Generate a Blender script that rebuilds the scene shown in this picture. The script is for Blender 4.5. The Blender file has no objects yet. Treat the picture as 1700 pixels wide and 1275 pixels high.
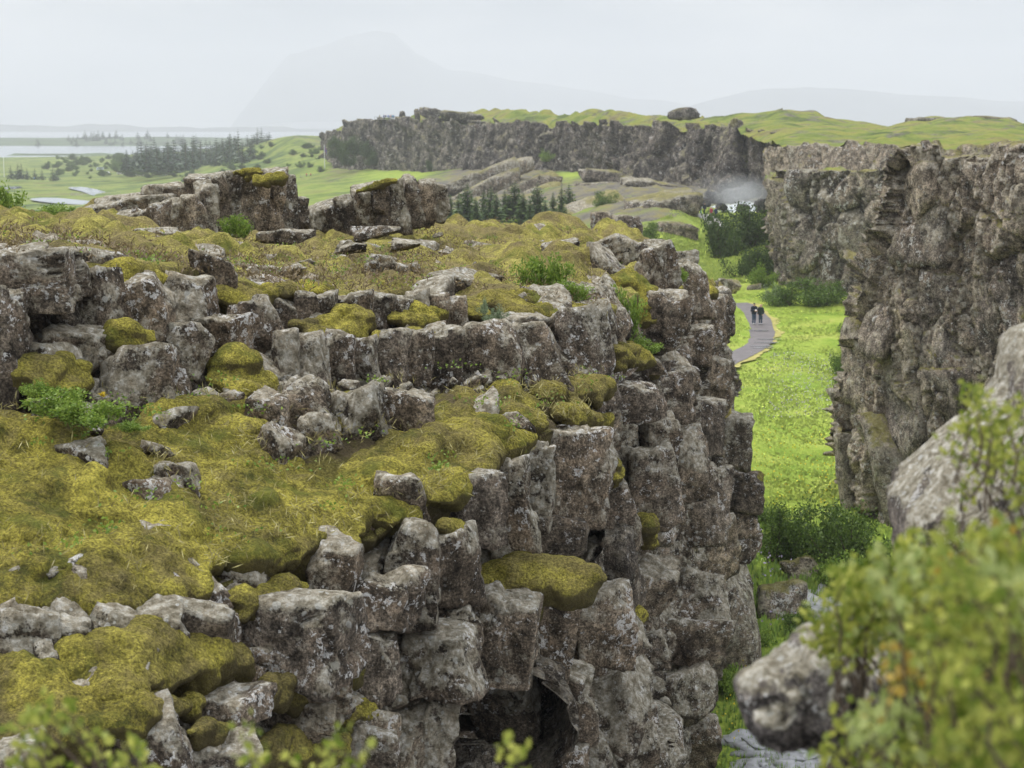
import bpy, bmesh, math, random
import numpy as np
from mathutils import Vector, Matrix

# ------------------------------------------------------------------ camera, world, sun, exposure
SC = bpy.context.scene
COL = SC.collection
FPX, CX, CY, HOR = 2800.0, 850.0, 637.5, 205.0          # focal length in photo pixels, centre, horizon row
PITCH = math.atan((CY - HOR) / FPX)
cam_d = bpy.data.cameras.new('camera')
cam = bpy.data.objects.new('camera', cam_d); COL.objects.link(cam)
cam.location = (0, 0, 0); cam.rotation_euler = (math.pi / 2 - PITCH, 0, 0)
cam_d.sensor_width = 36.0; cam_d.lens = 36.0 * FPX / 1700.0
cam_d.clip_start = 0.1; cam_d.clip_end = 40000
cam_d.dof.use_dof = True; cam_d.dof.focus_distance = 24.0; cam_d.dof.aperture_fstop = 3.2
SC.camera = cam
SC.render.engine = 'CYCLES'
SC.cycles.use_denoising = True
SC.cycles.max_bounces = 6; SC.cycles.diffuse_bounces = 3; SC.cycles.volume_bounces = 1
SC.cycles.transparent_max_bounces = 8
SC.view_settings.view_transform = 'Standard'; SC.view_settings.look = 'None'
SC.view_settings.gamma = 1.0; SC.view_settings.use_curve_mapping = False
SC.view_settings.exposure = 0.86

SUN_EL, SUN_AZ = math.radians(62), math.radians(-55)   # azimuth from +Y towards +X: ahead, left
w = bpy.data.worlds.new('World'); SC.world = w; w.use_nodes = True
def build_world():
    nt = w.node_tree; N = nt.nodes; L = nt.links; N.clear()
    out = N.new('ShaderNodeOutputWorld')
    sky = N.new('ShaderNodeTexSky'); sky.sky_type = 'NISHITA'; sky.sun_disc = False
    sky.sun_elevation = SUN_EL; sky.sun_rotation = SUN_AZ
    bg = N.new('ShaderNodeBackground'); bg.inputs['Strength'].default_value = 0.07
    L.new(sky.outputs[0], bg.inputs['Color'])
    # closed overcast deck: CIE overcast law, brighter towards the zenith, with soft cloud structure
    tc = N.new('ShaderNodeTexCoord'); sep = N.new('ShaderNodeSeparateXYZ'); L.new(tc.outputs['Generated'], sep.inputs[0])
    mx = N.new('ShaderNodeMath'); mx.operation = 'MAXIMUM'; mx.inputs[1].default_value = 0.0; L.new(sep.outputs['Z'], mx.inputs[0])
    gr = N.new('ShaderNodeMath'); gr.operation = 'MULTIPLY_ADD'; gr.inputs[1].default_value = 4.0; gr.inputs[2].default_value = 1.0
    L.new(mx.outputs[0], gr.inputs[0])
    mp = N.new('ShaderNodeMapping'); mp.inputs['Scale'].default_value = (3, 3, 11); L.new(tc.outputs['Generated'], mp.inputs[0])
    no = N.new('ShaderNodeTexNoise'); no.inputs['Scale'].default_value = 1.9; no.inputs['Detail'].default_value = 5; no.inputs['Roughness'].default_value = 0.5
    L.new(mp.outputs[0], no.inputs['Vector'])
    cr = N.new('ShaderNodeValToRGB'); cr.color_ramp.elements[0].position = 0.38; cr.color_ramp.elements[1].position = 0.62
    cr.color_ramp.elements[0].color = (0.185, 0.208, 0.24, 1); cr.color_ramp.elements[1].color = (0.39, 0.39, 0.393, 1)
    L.new(no.outputs['Fac'], cr.inputs[0])
    vm = N.new('ShaderNodeVectorMath'); vm.operation = 'SCALE'; L.new(cr.outputs[0], vm.inputs[0]); L.new(gr.outputs[0], vm.inputs['Scale'])
    bg2 = N.new('ShaderNodeBackground'); bg2.inputs['Strength'].default_value = 0.97; L.new(vm.outputs[0], bg2.inputs['Color'])
    mix = N.new('ShaderNodeMixShader'); mix.inputs[0].default_value = 0.93
    L.new(bg.outputs[0], mix.inputs[1]); L.new(bg2.outputs[0], mix.inputs[2]); L.new(mix.outputs[0], out.inputs[0])
build_world()
sd = bpy.data.lights.new('sun', 'SUN'); sd.energy = 1.5; sd.angle = math.radians(12); sd.color = (1, 0.96, 0.9)
sun = bpy.data.objects.new('sun', sd); COL.objects.link(sun)
_d = Vector((math.sin(SUN_AZ) * math.cos(SUN_EL), math.cos(SUN_AZ) * math.cos(SUN_EL), math.sin(SUN_EL)))
sun.rotation_euler = _d.to_track_quat('Z', 'Y').to_euler()

# ------------------------------------------------------------------ helpers
rng = np.random.default_rng(7); random.seed(7)
_s, _c = math.sin(PITCH), math.cos(PITCH)
def P(px, py, D):
    """world point at distance D ahead, at a place measured in the photograph"""
    px = np.asarray(px, float); py = np.asarray(py, float); D = np.asarray(D, float)
    u = (px - CX) / FPX; v = -(py - CY) / FPX
    y = _c + v * _s; z = -_s + v * _c
    k = D / y
    return np.stack([u * k, D + 0 * u, z * k], -1)
def to_px(p):
    p = np.asarray(p, float); x, y, z = p[..., 0], p[..., 1], p[..., 2]
    f = y * _c - z * _s; up = y * _s + z * _c
    return CX + FPX * x / f, CY - FPX * up / f
def z_at(py, D): return float(P(850, py, D)[2])

def _hash(ix, iy, iz, seed):
    h = (ix.astype(np.uint32) * np.uint32(374761393) + iy.astype(np.uint32) * np.uint32(668265263)
         + iz.astype(np.uint32) * np.uint32(2147483647 & 1274126177) + np.uint32((seed * 974711 + 13) & 0xffffffff))
    h = (h ^ (h >> np.uint32(13))) * np.uint32(1274126177)
    h = (h ^ (h >> np.uint32(16))) * np.uint32(2246822519)
    return ((h ^ (h >> np.uint32(15))) & np.uint32(0xffffff)).astype(np.float32) / np.float32(16777215.0)
def vnoise(p, seed=0):
    p = np.asarray(p, np.float32); f = np.floor(p); t = p - f; t = t * t * (3 - 2 * t); i = f.astype(np.int64)
    x, y, z = i[..., 0], i[..., 1], i[..., 2]; a, b, c = t[..., 0], t[..., 1], t[..., 2]
    def L(u, v, k): return u + (v - u) * k
    r = [[[_hash(x + dx, y + dy, z + dz, seed) for dz in (0, 1)] for dy in (0, 1)] for dx in (0, 1)]
    return L(L(L(r[0][0][0], r[1][0][0], a), L(r[0][1][0], r[1][1][0], a), b), L(L(r[0][0][1], r[1][0][1], a), L(r[0][1][1], r[1][1][1], a), b), c) * 2 - 1
def fbm(p, octv=4, seed=0, gain=0.5, lac=2.03):
    p = np.asarray(p, np.float32); s = 0; a = 1.0; n = 0
    for o in range(octv):
        s = s + a * vnoise(p, seed + o * 17); n += a; a *= gain; p = p * lac + 3.7
    return s / n
def worley(p, seed=0):
    # F1, F2, the hash of the nearest cell, and the way from its seed
    p = np.asarray(p, np.float32); b = np.floor(p).astype(np.int64); sh = p.shape[:-1]
    f1 = np.full(sh, 9.0, np.float32); f2 = f1.copy(); idh = np.zeros(sh, np.float32); dv = np.zeros(sh + (3,), np.float32)
    for dx in (-1, 0, 1):
        for dy in (-1, 0, 1):
            for dz in (-1, 0, 1):
                cx, cy, cz = b[..., 0] + dx, b[..., 1] + dy, b[..., 2] + dz
                h = [_hash(cx, cy, cz, seed + k) for k in range(3)]
                d = np.sqrt((cx + h[0] - p[..., 0]) ** 2 + (cy + h[1] - p[..., 1]) ** 2 + (cz + h[2] - p[..., 2]) ** 2)
                closer = d < f1
                dv = np.where(closer[..., None], np.stack([p[..., 0] - cx - h[0], p[..., 1] - cy - h[1], p[..., 2] - cz - h[2]], -1), dv)
                f2 = np.where(closer, f1, np.minimum(f2, d)); idh = np.where(closer, _hash(cx, cy, cz, seed + 9), idh); f1 = np.where(closer, d, f1)
    return f1, f2, idh, dv

def new_mesh(name, V, F, smooth=True):
    """V (n,3); F a list of faces or an (m,k) array"""
    me = bpy.data.meshes.new(name)
    V = np.asarray(V, np.float32)
    if isinstance(F, np.ndarray):
        k = F.shape[1]; m = len(F)
        me.vertices.add(len(V)); me.vertices.foreach_set('co', V.ravel())
        me.loops.add(m * k); me.loops.foreach_set('vertex_index', F.astype(np.int32).ravel())
        me.polygons.add(m); me.polygons.foreach_set('loop_start', np.arange(0, m * k, k, dtype=np.int32))
        me.update(calc_edges=True)
    else:
        me.from_pydata([tuple(v) for v in V], [], F); me.update()
    if smooth: me.polygons.foreach_set('use_smooth', np.ones(len(me.polygons), bool))
    return me
def obj(name, me, mat=None, parent=None, loc=None):
    o = bpy.data.objects.new(name, me); COL.objects.link(o)
    if mat is not None and me is not None and len(me.materials) == 0: me.materials.append(mat)
    if parent is not None: o.parent = parent
    if loc is not None: o.location = loc
    return o
def empty(name, loc, rz=0.0):
    o = bpy.data.objects.new(name, None); COL.objects.link(o); o.empty_display_size = 0.2
    o.location = [float(a) for a in loc]; o.rotation_euler = (0, 0, rz); return o
def tag(o, label=None, cat=None, group=None, kind=None):
    if label: o['label'] = label
    if cat: o['category'] = cat
    if group: o['group'] = group
    if kind: o['kind'] = kind
    return o
def copy_tree(o, parent=None):
    c = o.copy(); COL.objects.link(c); c.parent = parent
    for ch in list(o.children): copy_tree(ch, c)
    return c
def grid_faces(nr, nc):
    i = np.arange(nr - 1)[:, None] * nc + np.arange(nc - 1)[None, :]
    return np.stack([i, i + 1, i + nc + 1, i + nc], -1).reshape(-1, 4)
def set_attr(me, name, vals):
    a = me.attributes.new(name, 'FLOAT', 'POINT'); a.data.foreach_set('value', np.asarray(vals, np.float32).ravel())
def vert_normals(V, F):
    n = np.zeros_like(V); a, b, c, d = (V[F[:, k]] for k in range(4))
    fn = np.cross(c - a, d - b)
    for k in range(4): np.add.at(n, F[:, k], fn)
    return n / (np.linalg.norm(n, axis=1, keepdims=True) + 1e-9)

_ico = {}
def ico(sub):
    if sub not in _ico:
        bm = bmesh.new(); bmesh.ops.create_icosphere(bm, subdivisions=sub, radius=1.0)
        bm.verts.ensure_lookup_table()
        V = np.array([v.co[:] for v in bm.verts], np.float32); F = np.array([[v.index for v in f.verts] for f in bm.faces], np.int32)
        bm.free(); _ico[sub] = (V / np.linalg.norm(V, axis=1, keepdims=True), F)
    return _ico[sub]
def unit(v): v = np.asarray(v, float); return v / (np.linalg.norm(v) + 1e-12)

def joint_relief(q, seed, amps=(1.0, 0.38, 0.14), crack=(0.5, 0.3, 0.12), lac=2.9):
    """fractured rock: flat-faced cells at three sizes, each set back by its own amount, with open joints"""
    q = np.asarray(q, np.float32); out = np.zeros(q.shape[:-1], np.float32); first = None
    q = q + 0.12 * np.stack([fbm(q * 1.7, 3, seed + 40 + k) for k in range(3)], -1)
    for o, (a, c) in enumerate(zip(amps, crack)):
        f1, f2, hid, dv = worley(q, seed + o * 11)
        if first is None: first = hid
        ih = (hid * 99999).astype(np.int64); z0 = np.zeros(hid.shape, np.int64); gv = np.stack([_hash(ih, z0, z0, 3 + k) - .5 for k in range(3)], -1)
        out += a * ((hid - .5) * .9 + (gv * dv).sum(-1) * 1.2) - c * np.clip(.1 - (f2 - f1), 0, 1) * 6
        q = q * lac + 4.3
    return out, first

def rock_mesh(name, planes, offs, scale, sub=3, k=16, rough=0.05, freq=2.2, seed=0, origin=(0, 0, 0), mat=None):
    """a block bounded by planes (n, d) around its own origin, edges worn by a p-norm, then fractured and roughened"""
    S, F = ico(sub)
    v = S * np.asarray(scale, np.float32); d = v / np.linalg.norm(v, axis=1, keepdims=True)
    N = np.asarray(planes, np.float32); O = np.asarray(offs, np.float32)
    q = d * 1.0 + 0.03 * np.stack([vnoise(d * 2.3 + seed * 1.7 + t * 9, t) for t in range(3)], -1)
    g = np.maximum(q @ N.T, 0) / O[None, :]
    gm = g.max(1, keepdims=True)
    r = (((g / gm) ** k).sum(1) ** (-1.0 / k)) / gm[:, 0]
    p = d * r[:, None]
    size = float(np.mean(scale)); wp = p + np.asarray(origin, np.float32)
    fr = 0.62 / size
    j, _ = joint_relief(wp * fr * np.array([1, 1, .7], np.float32), seed % 37, (1.0, 0.4), (0.55, 0.35), 2.6)
    n1 = fbm(wp * fr * 3.5, 4, seed % 97, 0.6)
    st = wp * np.array([1, 1, 0.3], np.float32) * fr * 7
    n2 = -np.abs(vnoise(st, 5)) + 0.35
    disp = (0.24 * j + rough * (0.75 * n1 + 0.5 * n2)) * size
    p = p + d * disp[:, None].astype(np.float32)
    me = new_mesh(name, p, F, False)
    if mat is not None: me.materials.append(mat)
    return me
# ------------------------------------------------------------------ materials
class NB:
    """small node builder"""
    def __init__(s, name):
        s.m = bpy.data.materials.new(name); s.m.use_nodes = True; s.t = s.m.node_tree; s.t.nodes.clear()
        s.out = s.t.nodes.new('ShaderNodeOutputMaterial')
    def n(s, typ, **kw):
        x = s.t.nodes.new(typ)
        for a, b in kw.items():
            if a in ('ins',):
                for k, v in b.items():
                    if hasattr(v, 'is_output') or isinstance(v, bpy.types.NodeSocket): s.t.links.new(v, x.inputs[k])
                    else: x.inputs[k].default_value = v
            else: setattr(x, a, b)
        return x
    def pos(s, scale=(1, 1, 1), off=(0, 0, 0)):
        g = s.n('ShaderNodeNewGeometry')
        return s.n('ShaderNodeMapping', ins={0: g.outputs['Position'], 1: off, 3: scale}).outputs[0]
    def noise(s, vec, scale, detail=4, rough=0.55, dist=0.0):
        return s.n('ShaderNodeTexNoise', ins={'Vector': vec, 'Scale': scale, 'Detail': detail, 'Roughness': rough, 'Distortion': dist}).outputs['Fac']
    def vor(s, vec, scale, feature='F1', rnd=1.0):
        return s.n('ShaderNodeTexVoronoi', feature=feature, ins={'Vector': vec, 'Scale': scale, 'Randomness': rnd})
    def ramp(s, fac, *stops, interp='LINEAR'):
        r = s.n('ShaderNodeValToRGB'); cr = r.color_ramp; cr.interpolation = interp
        while len(cr.elements) < len(stops): cr.elements.new(0.5)
        for e, (p, c) in zip(cr.elements, stops):
            e.position = p; e.color = (c, c, c, 1) if isinstance(c, (int, float)) else (*c, 1)
        s.t.links.new(fac, r.inputs[0]); return r.outputs[0]
    def mix(s, fac, a, b, mode='MIX'):
        x = s.n('ShaderNodeMix', data_type='RGBA', blend_type=mode)
        for i, v in ((0, fac), (6, a), (7, b)):
            if isinstance(v, bpy.types.NodeSocket): s.t.links.new(v, x.inputs[i])
            else: x.inputs[i].default_value = v if isinstance(v, (int, float)) else (*v, 1)
        return x.outputs[2]
    def math(s, op, a, b=None, c=None):
        x = s.n('ShaderNodeMath', operation=op)
        for i, v in enumerate((a, b, c)):
            if v is None: continue
            if isinstance(v, bpy.types.NodeSocket): s.t.links.new(v, x.inputs[i])
            else: x.inputs[i].default_value = v
        return x.outputs[0]
    def nz(s):
        g = s.n('ShaderNodeNewGeometry'); q = s.n('ShaderNodeSeparateXYZ', ins={0: g.outputs['Normal']}); return q.outputs['Z']
    def bump(s, h, strength=0.5, dist=0.03, prev=None):
        ins = {'Height': h, 'Strength': strength, 'Distance': dist}
        if prev is not None: ins['Normal'] = prev
        return s.n('ShaderNodeBump', ins=ins).outputs[0]
    def attr(s, name): return s.n('ShaderNodeAttribute', attribute_name=name).outputs['Fac']
    def finish(s, col, rough=0.9, normal=None, spec=0.25, **kw):
        b = s.n('ShaderNodeBsdfPrincipled'); s.b = b
        for k, v in (('Base Color', col), ('Roughness', rough), ('Specular IOR Level', spec), *kw.items()):
            if isinstance(v, bpy.types.NodeSocket): s.t.links.new(v, b.inputs[k])
            elif isinstance(v, (int, float)): b.inputs[k].default_value = v
            else: b.inputs[k].default_value = (*v, 1) if len(v) == 3 else v
        if normal is not None: s.t.links.new(normal, b.inputs['Normal'])
        s.t.links.new(b.outputs[0], s.out.inputs[0]); return s.m

def rock_material(name, s=1.0, dark=(0.034, 0.026, 0.018), mid=(0.17, 0.136, 0.1), light=(0.36, 0.302, 0.235), lichen=1.0, spots=1.0, green=0.0, bump=1.0):
    b = NB(name); p = b.pos((s, s, s))
    A = b.noise(p, 0.6, 4, 0.6, 0.5); B = b.noise(p, 4.2, 7, 0.74); C = b.noise(b.pos((s * 3.2, s * 3.2, s * 0.55)), 1.4, 5, 0.65); D = b.noise(p, 1.25, 5, 0.62, 0.6)
    G = b.noise(p, 30.0, 3, 0.75)
    orr = b.n('ShaderNodeObjectInfo').outputs['Random']
    base = b.math('ADD', b.math('MULTIPLY', A, 0.55), b.math('MULTIPLY', C, 0.45))
    col = b.ramp(base, (0.33, dark), (0.5, mid), (0.66, light))
    col = b.mix(0.85, col, b.ramp(B, (0.36, 0.1), (0.46, 0.6), (0.54, 1.2), (0.64, 2.3)), 'MULTIPLY')
    col = b.mix(0.9, col, b.ramp(G, (0.36, 0.3), (0.5, 0.95), (0.62, 1.9)), 'MULTIPLY')
    col = b.mix(1.0, col, b.ramp(orr, (0.0, (0.78, 0.78, 0.79)), (0.5, (1.0, 0.98, 0.95)), (1.0, (1.25, 1.2, 1.1))), 'MULTIPLY')
    # rusty brown stains, mostly on sheltered faces of broken rock
    col = b.mix(b.ramp(b.math('ADD', b.math('MULTIPLY', D, 0.5), b.math('MULTIPLY', B, 0.5)), (0.53, 0.0), (0.66, 0.5)), col, (0.165, 0.105, 0.06))
    # crust lichens: pale ragged films, thicker on faces that look up
    nz = b.nz()
    own = b.math('MULTIPLY', b.math('SUBTRACT', b.math('FRACT', b.math('MULTIPLY', orr, 13.7)), 0.5), 0.2)
    cl = b.math('ADD', b.math('ADD', b.math('MULTIPLY', nz, 0.3 * lichen), own), b.math('SUBTRACT', 1.0, D))
    film = b.math('ADD', b.math('MULTIPLY', cl, 0.52), b.math('ADD', b.math('MULTIPLY', B, 0.33), b.math('MULTIPLY', G, 0.2)))
    filmf = b.ramp(film, (0.575 - 0.02 * lichen, 0.0), (0.615 - 0.02 * lichen, 1.0))
    E = b.noise(p, 9.0, 4, 0.7)
    pal = b.ramp(E, (0.35, (0.15, 0.128, 0.082)), (0.5, (0.36, 0.325, 0.245)), (0.64, (0.66, 0.625, 0.535)))
    col = b.mix(b.math('MULTIPLY', filmf, min(0.9, 0.74 * lichen)), col, pal)
    # bright white blotches
    wb = b.math('ADD', b.math('MULTIPLY', E, 0.5), b.math('ADD', b.math('MULTIPLY', D, 0.35), b.math('MULTIPLY', G, 0.2)))
    col = b.mix(b.ramp(wb, (0.59, 0.0), (0.615, 0.9 * min(1, spots))), col, (0.68, 0.665, 0.63))
    # round rosettes of mixed size
    wn = b.n('ShaderNodeTexNoise', ins={'Vector': p, 'Scale': 14.0, 'Detail': 2}).outputs['Color']
    for sc, thr, lo in ((7.0, 0.38, 0.5), (17.0, 0.42, 0.52)):
        v = b.vor(b.mix(0.3 / sc, p, wn, 'ADD'), sc)
        cell = b.n('ShaderNodeSeparateColor', ins={0: v.outputs['Color']})
        rad = b.math('MULTIPLY', b.math('POWER', cell.outputs[0], 2.0), thr * spots)
        f = b.math('MINIMUM', b.math('MAXIMUM', b.math('MULTIPLY', b.math('SUBTRACT', rad, v.outputs['Distance']), 16.0), 0.0), 1.0)
        f = b.math('MULTIPLY', f, b.ramp(cl, (lo, 0.0), (lo + 0.1, 0.9)))
        col = b.mix(f, col, b.mix(cell.outputs[1], (0.5, 0.49, 0.45), (0.3, 0.28, 0.21)))
    # orange lichen, sparse
    col = b.mix(b.ramp(b.math('MULTIPLY', E, b.math('ADD', D, 0.42)), (0.66, 0.0), (0.7, 0.6)), col, (0.32, 0.18, 0.06))
    if green > 0:
        gm = b.math('ADD', b.math('MULTIPLY', nz, 0.2), b.math('ADD', b.math('MULTIPLY', A, 0.6), b.math('MULTIPLY', E, 0.4)))
        col = b.mix(b.math('MULTIPLY', b.ramp(gm, (0.63, 0.0), (0.7, 1.0)), green), col, b.ramp(B, (0.3, (0.12, 0.11, 0.018)), (0.7, (0.26, 0.23, 0.04))))
    h = b.math('ADD', b.math('ADD', B, b.math('MULTIPLY', filmf, 0.07)), b.math('MULTIPLY', C, 0.6))
    nrm = b.bump(h, min(1.0, 0.9 * bump), 0.22 / s)
    return b.finish(col, 0.93, nrm, 0.2)

def moss_material(name, dark=(0.06, 0.054, 0.01), mid=(0.255, 0.22, 0.034), light=(0.53, 0.46, 0.075), brown=(0.16, 0.12, 0.065), s=1.0, brown_amt=0.6, soil=0.0, under=True):
    b = NB(name); p = b.pos((s, s, s))
    n1 = b.noise(p, 1.5, 5, 0.62, 0.3); n2 = b.noise(p, 34.0, 5, 0.75); n4 = b.noise(p, 0.8, 6, 0.65, 0.6)
    n5 = b.noise(p, 6.5, 4, 0.65)
    base = b.math('ADD', b.math('MULTIPLY', n1, 0.5), b.math('ADD', b.math('MULTIPLY', n5, 0.3), b.math('MULTIPLY', n2, 0.2)))
    col = b.ramp(base, (0.4, dark), (0.49, mid), (0.58, light))
    col = b.mix(b.ramp(b.math('ADD', b.math('MULTIPLY', n4, 0.7), b.math('MULTIPLY', n5, 0.3)), (0.49, 0.0), (0.57, brown_amt)), col, brown)
    col = b.mix(1.0, col, b.ramp(n2, (0.34, 0.35), (0.5, 1.0), (0.66, 1.7)), 'MULTIPLY')
    col = b.mix(b.ramp(b.math('SUBTRACT', 1.0, b.math('ADD', b.math('MULTIPLY', n4, 0.6), b.math('MULTIPLY', n1, 0.4))), (0.54, 0.0), (0.62, 0.6)), col, (0.15, 0.19, 0.02))
    # undersides of a cushion are dead brown moss
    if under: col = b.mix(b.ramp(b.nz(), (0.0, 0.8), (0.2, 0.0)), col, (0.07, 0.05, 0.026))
    if soil > 0:
        sn = b.noise(p, 1.1, 7, 0.7, 0.5)
        col = b.mix(b.ramp(sn, (0.5, 0.0), (0.58, soil)), col, b.ramp(n2, (0.3, (0.05, 0.034, 0.024)), (0.7, (0.17, 0.12, 0.085))))
    h = b.math('ADD', n2, b.math('ADD', b.math('MULTIPLY', n5, 1.3), b.math('MULTIPLY', n1, 2.5)))
    return b.finish(col, 1.0, b.bump(h, 1.0, 0.13 / s), 0.1, **{'Sheen Weight': 0.2, 'Sheen Roughness': 0.6, 'Sheen Tint': (0.6, 0.55, 0.25, 1)})

def leaf_material(name, dark, light, trans=0.35, rough=0.5, s=3.0, upn=False):
    b = NB(name); p = b.pos(); info = b.n('ShaderNodeObjectInfo')
    r = b.n('ShaderNodeNewGeometry').outputs['Random Per Island']
    col = b.ramp(b.math('ADD', b.math('MULTIPLY', r, 0.6), b.math('MULTIPLY', b.noise(p, s, 3), 0.4)), (0.2, dark), (0.8, light))
    up = b.n('ShaderNodeCombineXYZ', ins={2: 1.0}).outputs[0] if upn else None
    b.finish(col, rough, up, 0.3)
    tr = b.n('ShaderNodeBsdfTranslucent', ins={'Color': b.mix(0.35, col, (0.75, 0.85, 0.2), 'MULTIPLY')})
    tr.inputs[0].default_value = (*light, 1); b.t.links.new(col, tr.inputs[0])
    if upn: trans = 0.0
    mx = b.n('ShaderNodeMixShader', ins={0: trans, 1: b.b.outputs[0], 2: tr.outputs[0]})
    b.t.links.new(mx.outputs[0], b.out.inputs[0]); return b.m

def plain(name, col, rough=0.8, var=0.15, s=8.0, spec=0.3, bump=0.0):
    b = NB(name); p = b.pos(); n = b.noise(p, s, 5, 0.6)
    c = b.mix(1.0, col, b.ramp(n, (0.3, 1 - var), (0.7, 1 + var)), 'MULTIPLY')
    return b.finish(c, rough, b.bump(n, 0.5, bump) if bump else None, spec)

M = {}
M['rock'] = rock_material('lichened basalt', 1.0)
M['rock_dark'] = rock_material('shade toned basalt', 1.0, (0.04, 0.033, 0.026), (0.1, 0.083, 0.064), (0.17, 0.145, 0.114), lichen=0.4, spots=0.5)  # sparsely lichened rock, coloured darker still to put shade into the hollows
M['rock_wall'] = rock_material('gorge wall basalt', 0.5, (0.08, 0.065, 0.05), (0.29, 0.243, 0.195), (0.47, 0.41, 0.34), lichen=0.8, spots=0.9, green=0.8)
M['rock_mid'] = rock_material('middle wall basalt', 0.24, (0.07, 0.058, 0.046), (0.25, 0.213, 0.172), (0.41, 0.358, 0.295), lichen=0.9, spots=0.9, green=0.8)
M['rock_far'] = rock_material('far wall basalt', 0.12, (0.03, 0.027, 0.025), (0.11, 0.099, 0.09), (0.22, 0.2, 0.18), lichen=0.6, spots=0.6, green=0.5)
M['rock_near'] = rock_material('foreground boulder', 2.6, (0.07, 0.058, 0.05), (0.2, 0.175, 0.155), (0.32, 0.28, 0.24), lichen=1.3)
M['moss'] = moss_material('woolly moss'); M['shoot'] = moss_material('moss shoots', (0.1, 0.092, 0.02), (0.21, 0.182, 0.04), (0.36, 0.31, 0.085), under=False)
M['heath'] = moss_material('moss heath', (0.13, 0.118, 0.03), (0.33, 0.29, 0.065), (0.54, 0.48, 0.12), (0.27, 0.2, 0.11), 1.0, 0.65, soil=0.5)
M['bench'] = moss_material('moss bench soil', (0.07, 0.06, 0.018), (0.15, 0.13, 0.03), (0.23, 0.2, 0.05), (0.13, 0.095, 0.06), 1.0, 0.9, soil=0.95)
# ------------------------------------------------------------------ near ridge: lofted through terrace lines
RC = np.array([-900, -260, -90, 60, 220, 380, 520, 640, 760, 880, 1000, 1080, 1150, 1190, 1215], float)
# wall distance for the columns on the gorge side
def line(ys, ds): return np.array(ys, float), np.array(ds, float)
RL = {
 'back': line([352, 352, 354, 360, 374, 384, 380, 372, 366, 372, 384, 405, 442, 470, 496], [44, 44, 44, 45, 46, 46, 47, 49, 52, 54, 56, 57, 62, 70, 78]),
 'brow': line([425, 425, 426, 432, 446, 470, 486, 488, 486, 500, 520, 470, 480, 490, 510], [20, 20, 20, 20.3, 21.5, 23.5, 25.5, 27, 28, 28.5, 29.5, 40, 47, 60, 72]),
 'foot': line([700, 700, 695, 690, 668, 665, 655, 645, 640, 640, 628, 600, 600, 600, 610], [18, 18, 18.2, 18.4, 19.3, 20.3, 21.5, 22.6, 23.8, 25.0, 27.3, 33.5, 42.6, 54, 68]),
 'edge': line([1015, 1015, 1012, 1010, 1005, 962, 905, 872, 806, 724, 694, 660, 640, 650, 660], [14.5, 14.5, 14.5, 14.6, 15, 16, 17.4, 18.2, 19.7, 22.0, 26.2, 32.3, 41.8, 53, 67]),
 'sill': line([1090, 1090, 1086, 1080, 1064, 1090, 1090, 1060, 1000, 975, 960, 900, 860, 830, 800], [14.1, 14.1, 14.1, 14.2, 14.5, 15.5, 16.9, 17.8, 19.2, 21.5, 25.9, 31.9, 41.5, 52.5, 67]),
 'lip': line([1210, 1210, 1210, 1205, 1190, 1200, 1250, 1250, 1250, 1230, 1220, 1150, 1080, 980, 900], [13.0, 13.0, 13.0, 13.1, 13.5, 14.9, 16.6, 17.5, 18.9, 21.3, 25.6, 31.7, 41.2, 52, 67]),
 'base': line([2500, 2500, 2500, 2480, 2400, 2350, 2330, 2320, 2300, 2200, 1950, 1680, 1350, 1130, 930], [12.5, 12.5, 12.5, 12.6, 13, 14.4, 16.2, 17.1, 18.6, 21.1, 25.3, 31.4, 41, 51.6, 66.5]),
}
_t = .22; RL['mid'] = (RL['lip'][0] * (1 - _t) + RL['base'][0] * _t, RL['lip'][1] * (1 - _t) + RL['base'][1] * _t)
RK = ['back', 'brow', 'foot', 'edge', 'sill', 'lip', 'mid', 'base']
RY = np.stack([RL[k][0] for k in RK]); RD = np.stack([RL[k][1] for k in RK])
def ridge_D(px, py):
    """distance of the lofted ridge surface at photo place (px,py)"""
    px = np.atleast_1d(np.asarray(px, float)); py = np.atleast_1d(np.asarray(py, float)); out = np.empty(len(px))
    for i, (a, b) in enumerate(zip(px, py)):
        ys = np.array([np.interp(a, RC, RY[k]) for k in range(len(RK))]); inv = np.array([1 / np.interp(a, RC, RD[k]) for k in range(len(RK))])
        out[i] = 1 / np.interp(b, ys, inv)
    return out
def ridge_P(px, py, off=0.0):
    D = ridge_D(px, py) + off; return P(np.atleast_1d(px), np.atleast_1d(py), D)

def strip_points(ka, kb, a0, a1, step):
    """dense 3-D grid of the strip between two terrace lines for columns a0..a1"""
    na = int(abs(a1 - a0) / 4) + 2
    a = np.linspace(a0, a1, na)
    A = P(a, np.interp(a, RC, RL[ka][0]), 1 / np.interp(a, RC, 1 / RL[ka][1])); B = P(a, np.interp(a, RC, RL[kb][0]), 1 / np.interp(a, RC, 1 / RL[kb][1]))
    # resample along the line to even steps
    s = np.concatenate([[0], np.cumsum(np.linalg.norm(np.diff((A + B) / 2, axis=0), axis=1))]); n = max(2, int(s[-1] / step)); t = np.linspace(0, s[-1], n)
    A = np.stack([np.interp(t, s, A[:, k]) for k in range(3)], -1); B = np.stack([np.interp(t, s, B[:, k]) for k in range(3)], -1)
    m = max(2, int(np.linalg.norm(A - B, axis=1).mean() / step)); v = np.linspace(0, 1, m)[:, None, None]
    return A[None] * (1 - v) + B[None] * v

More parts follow.
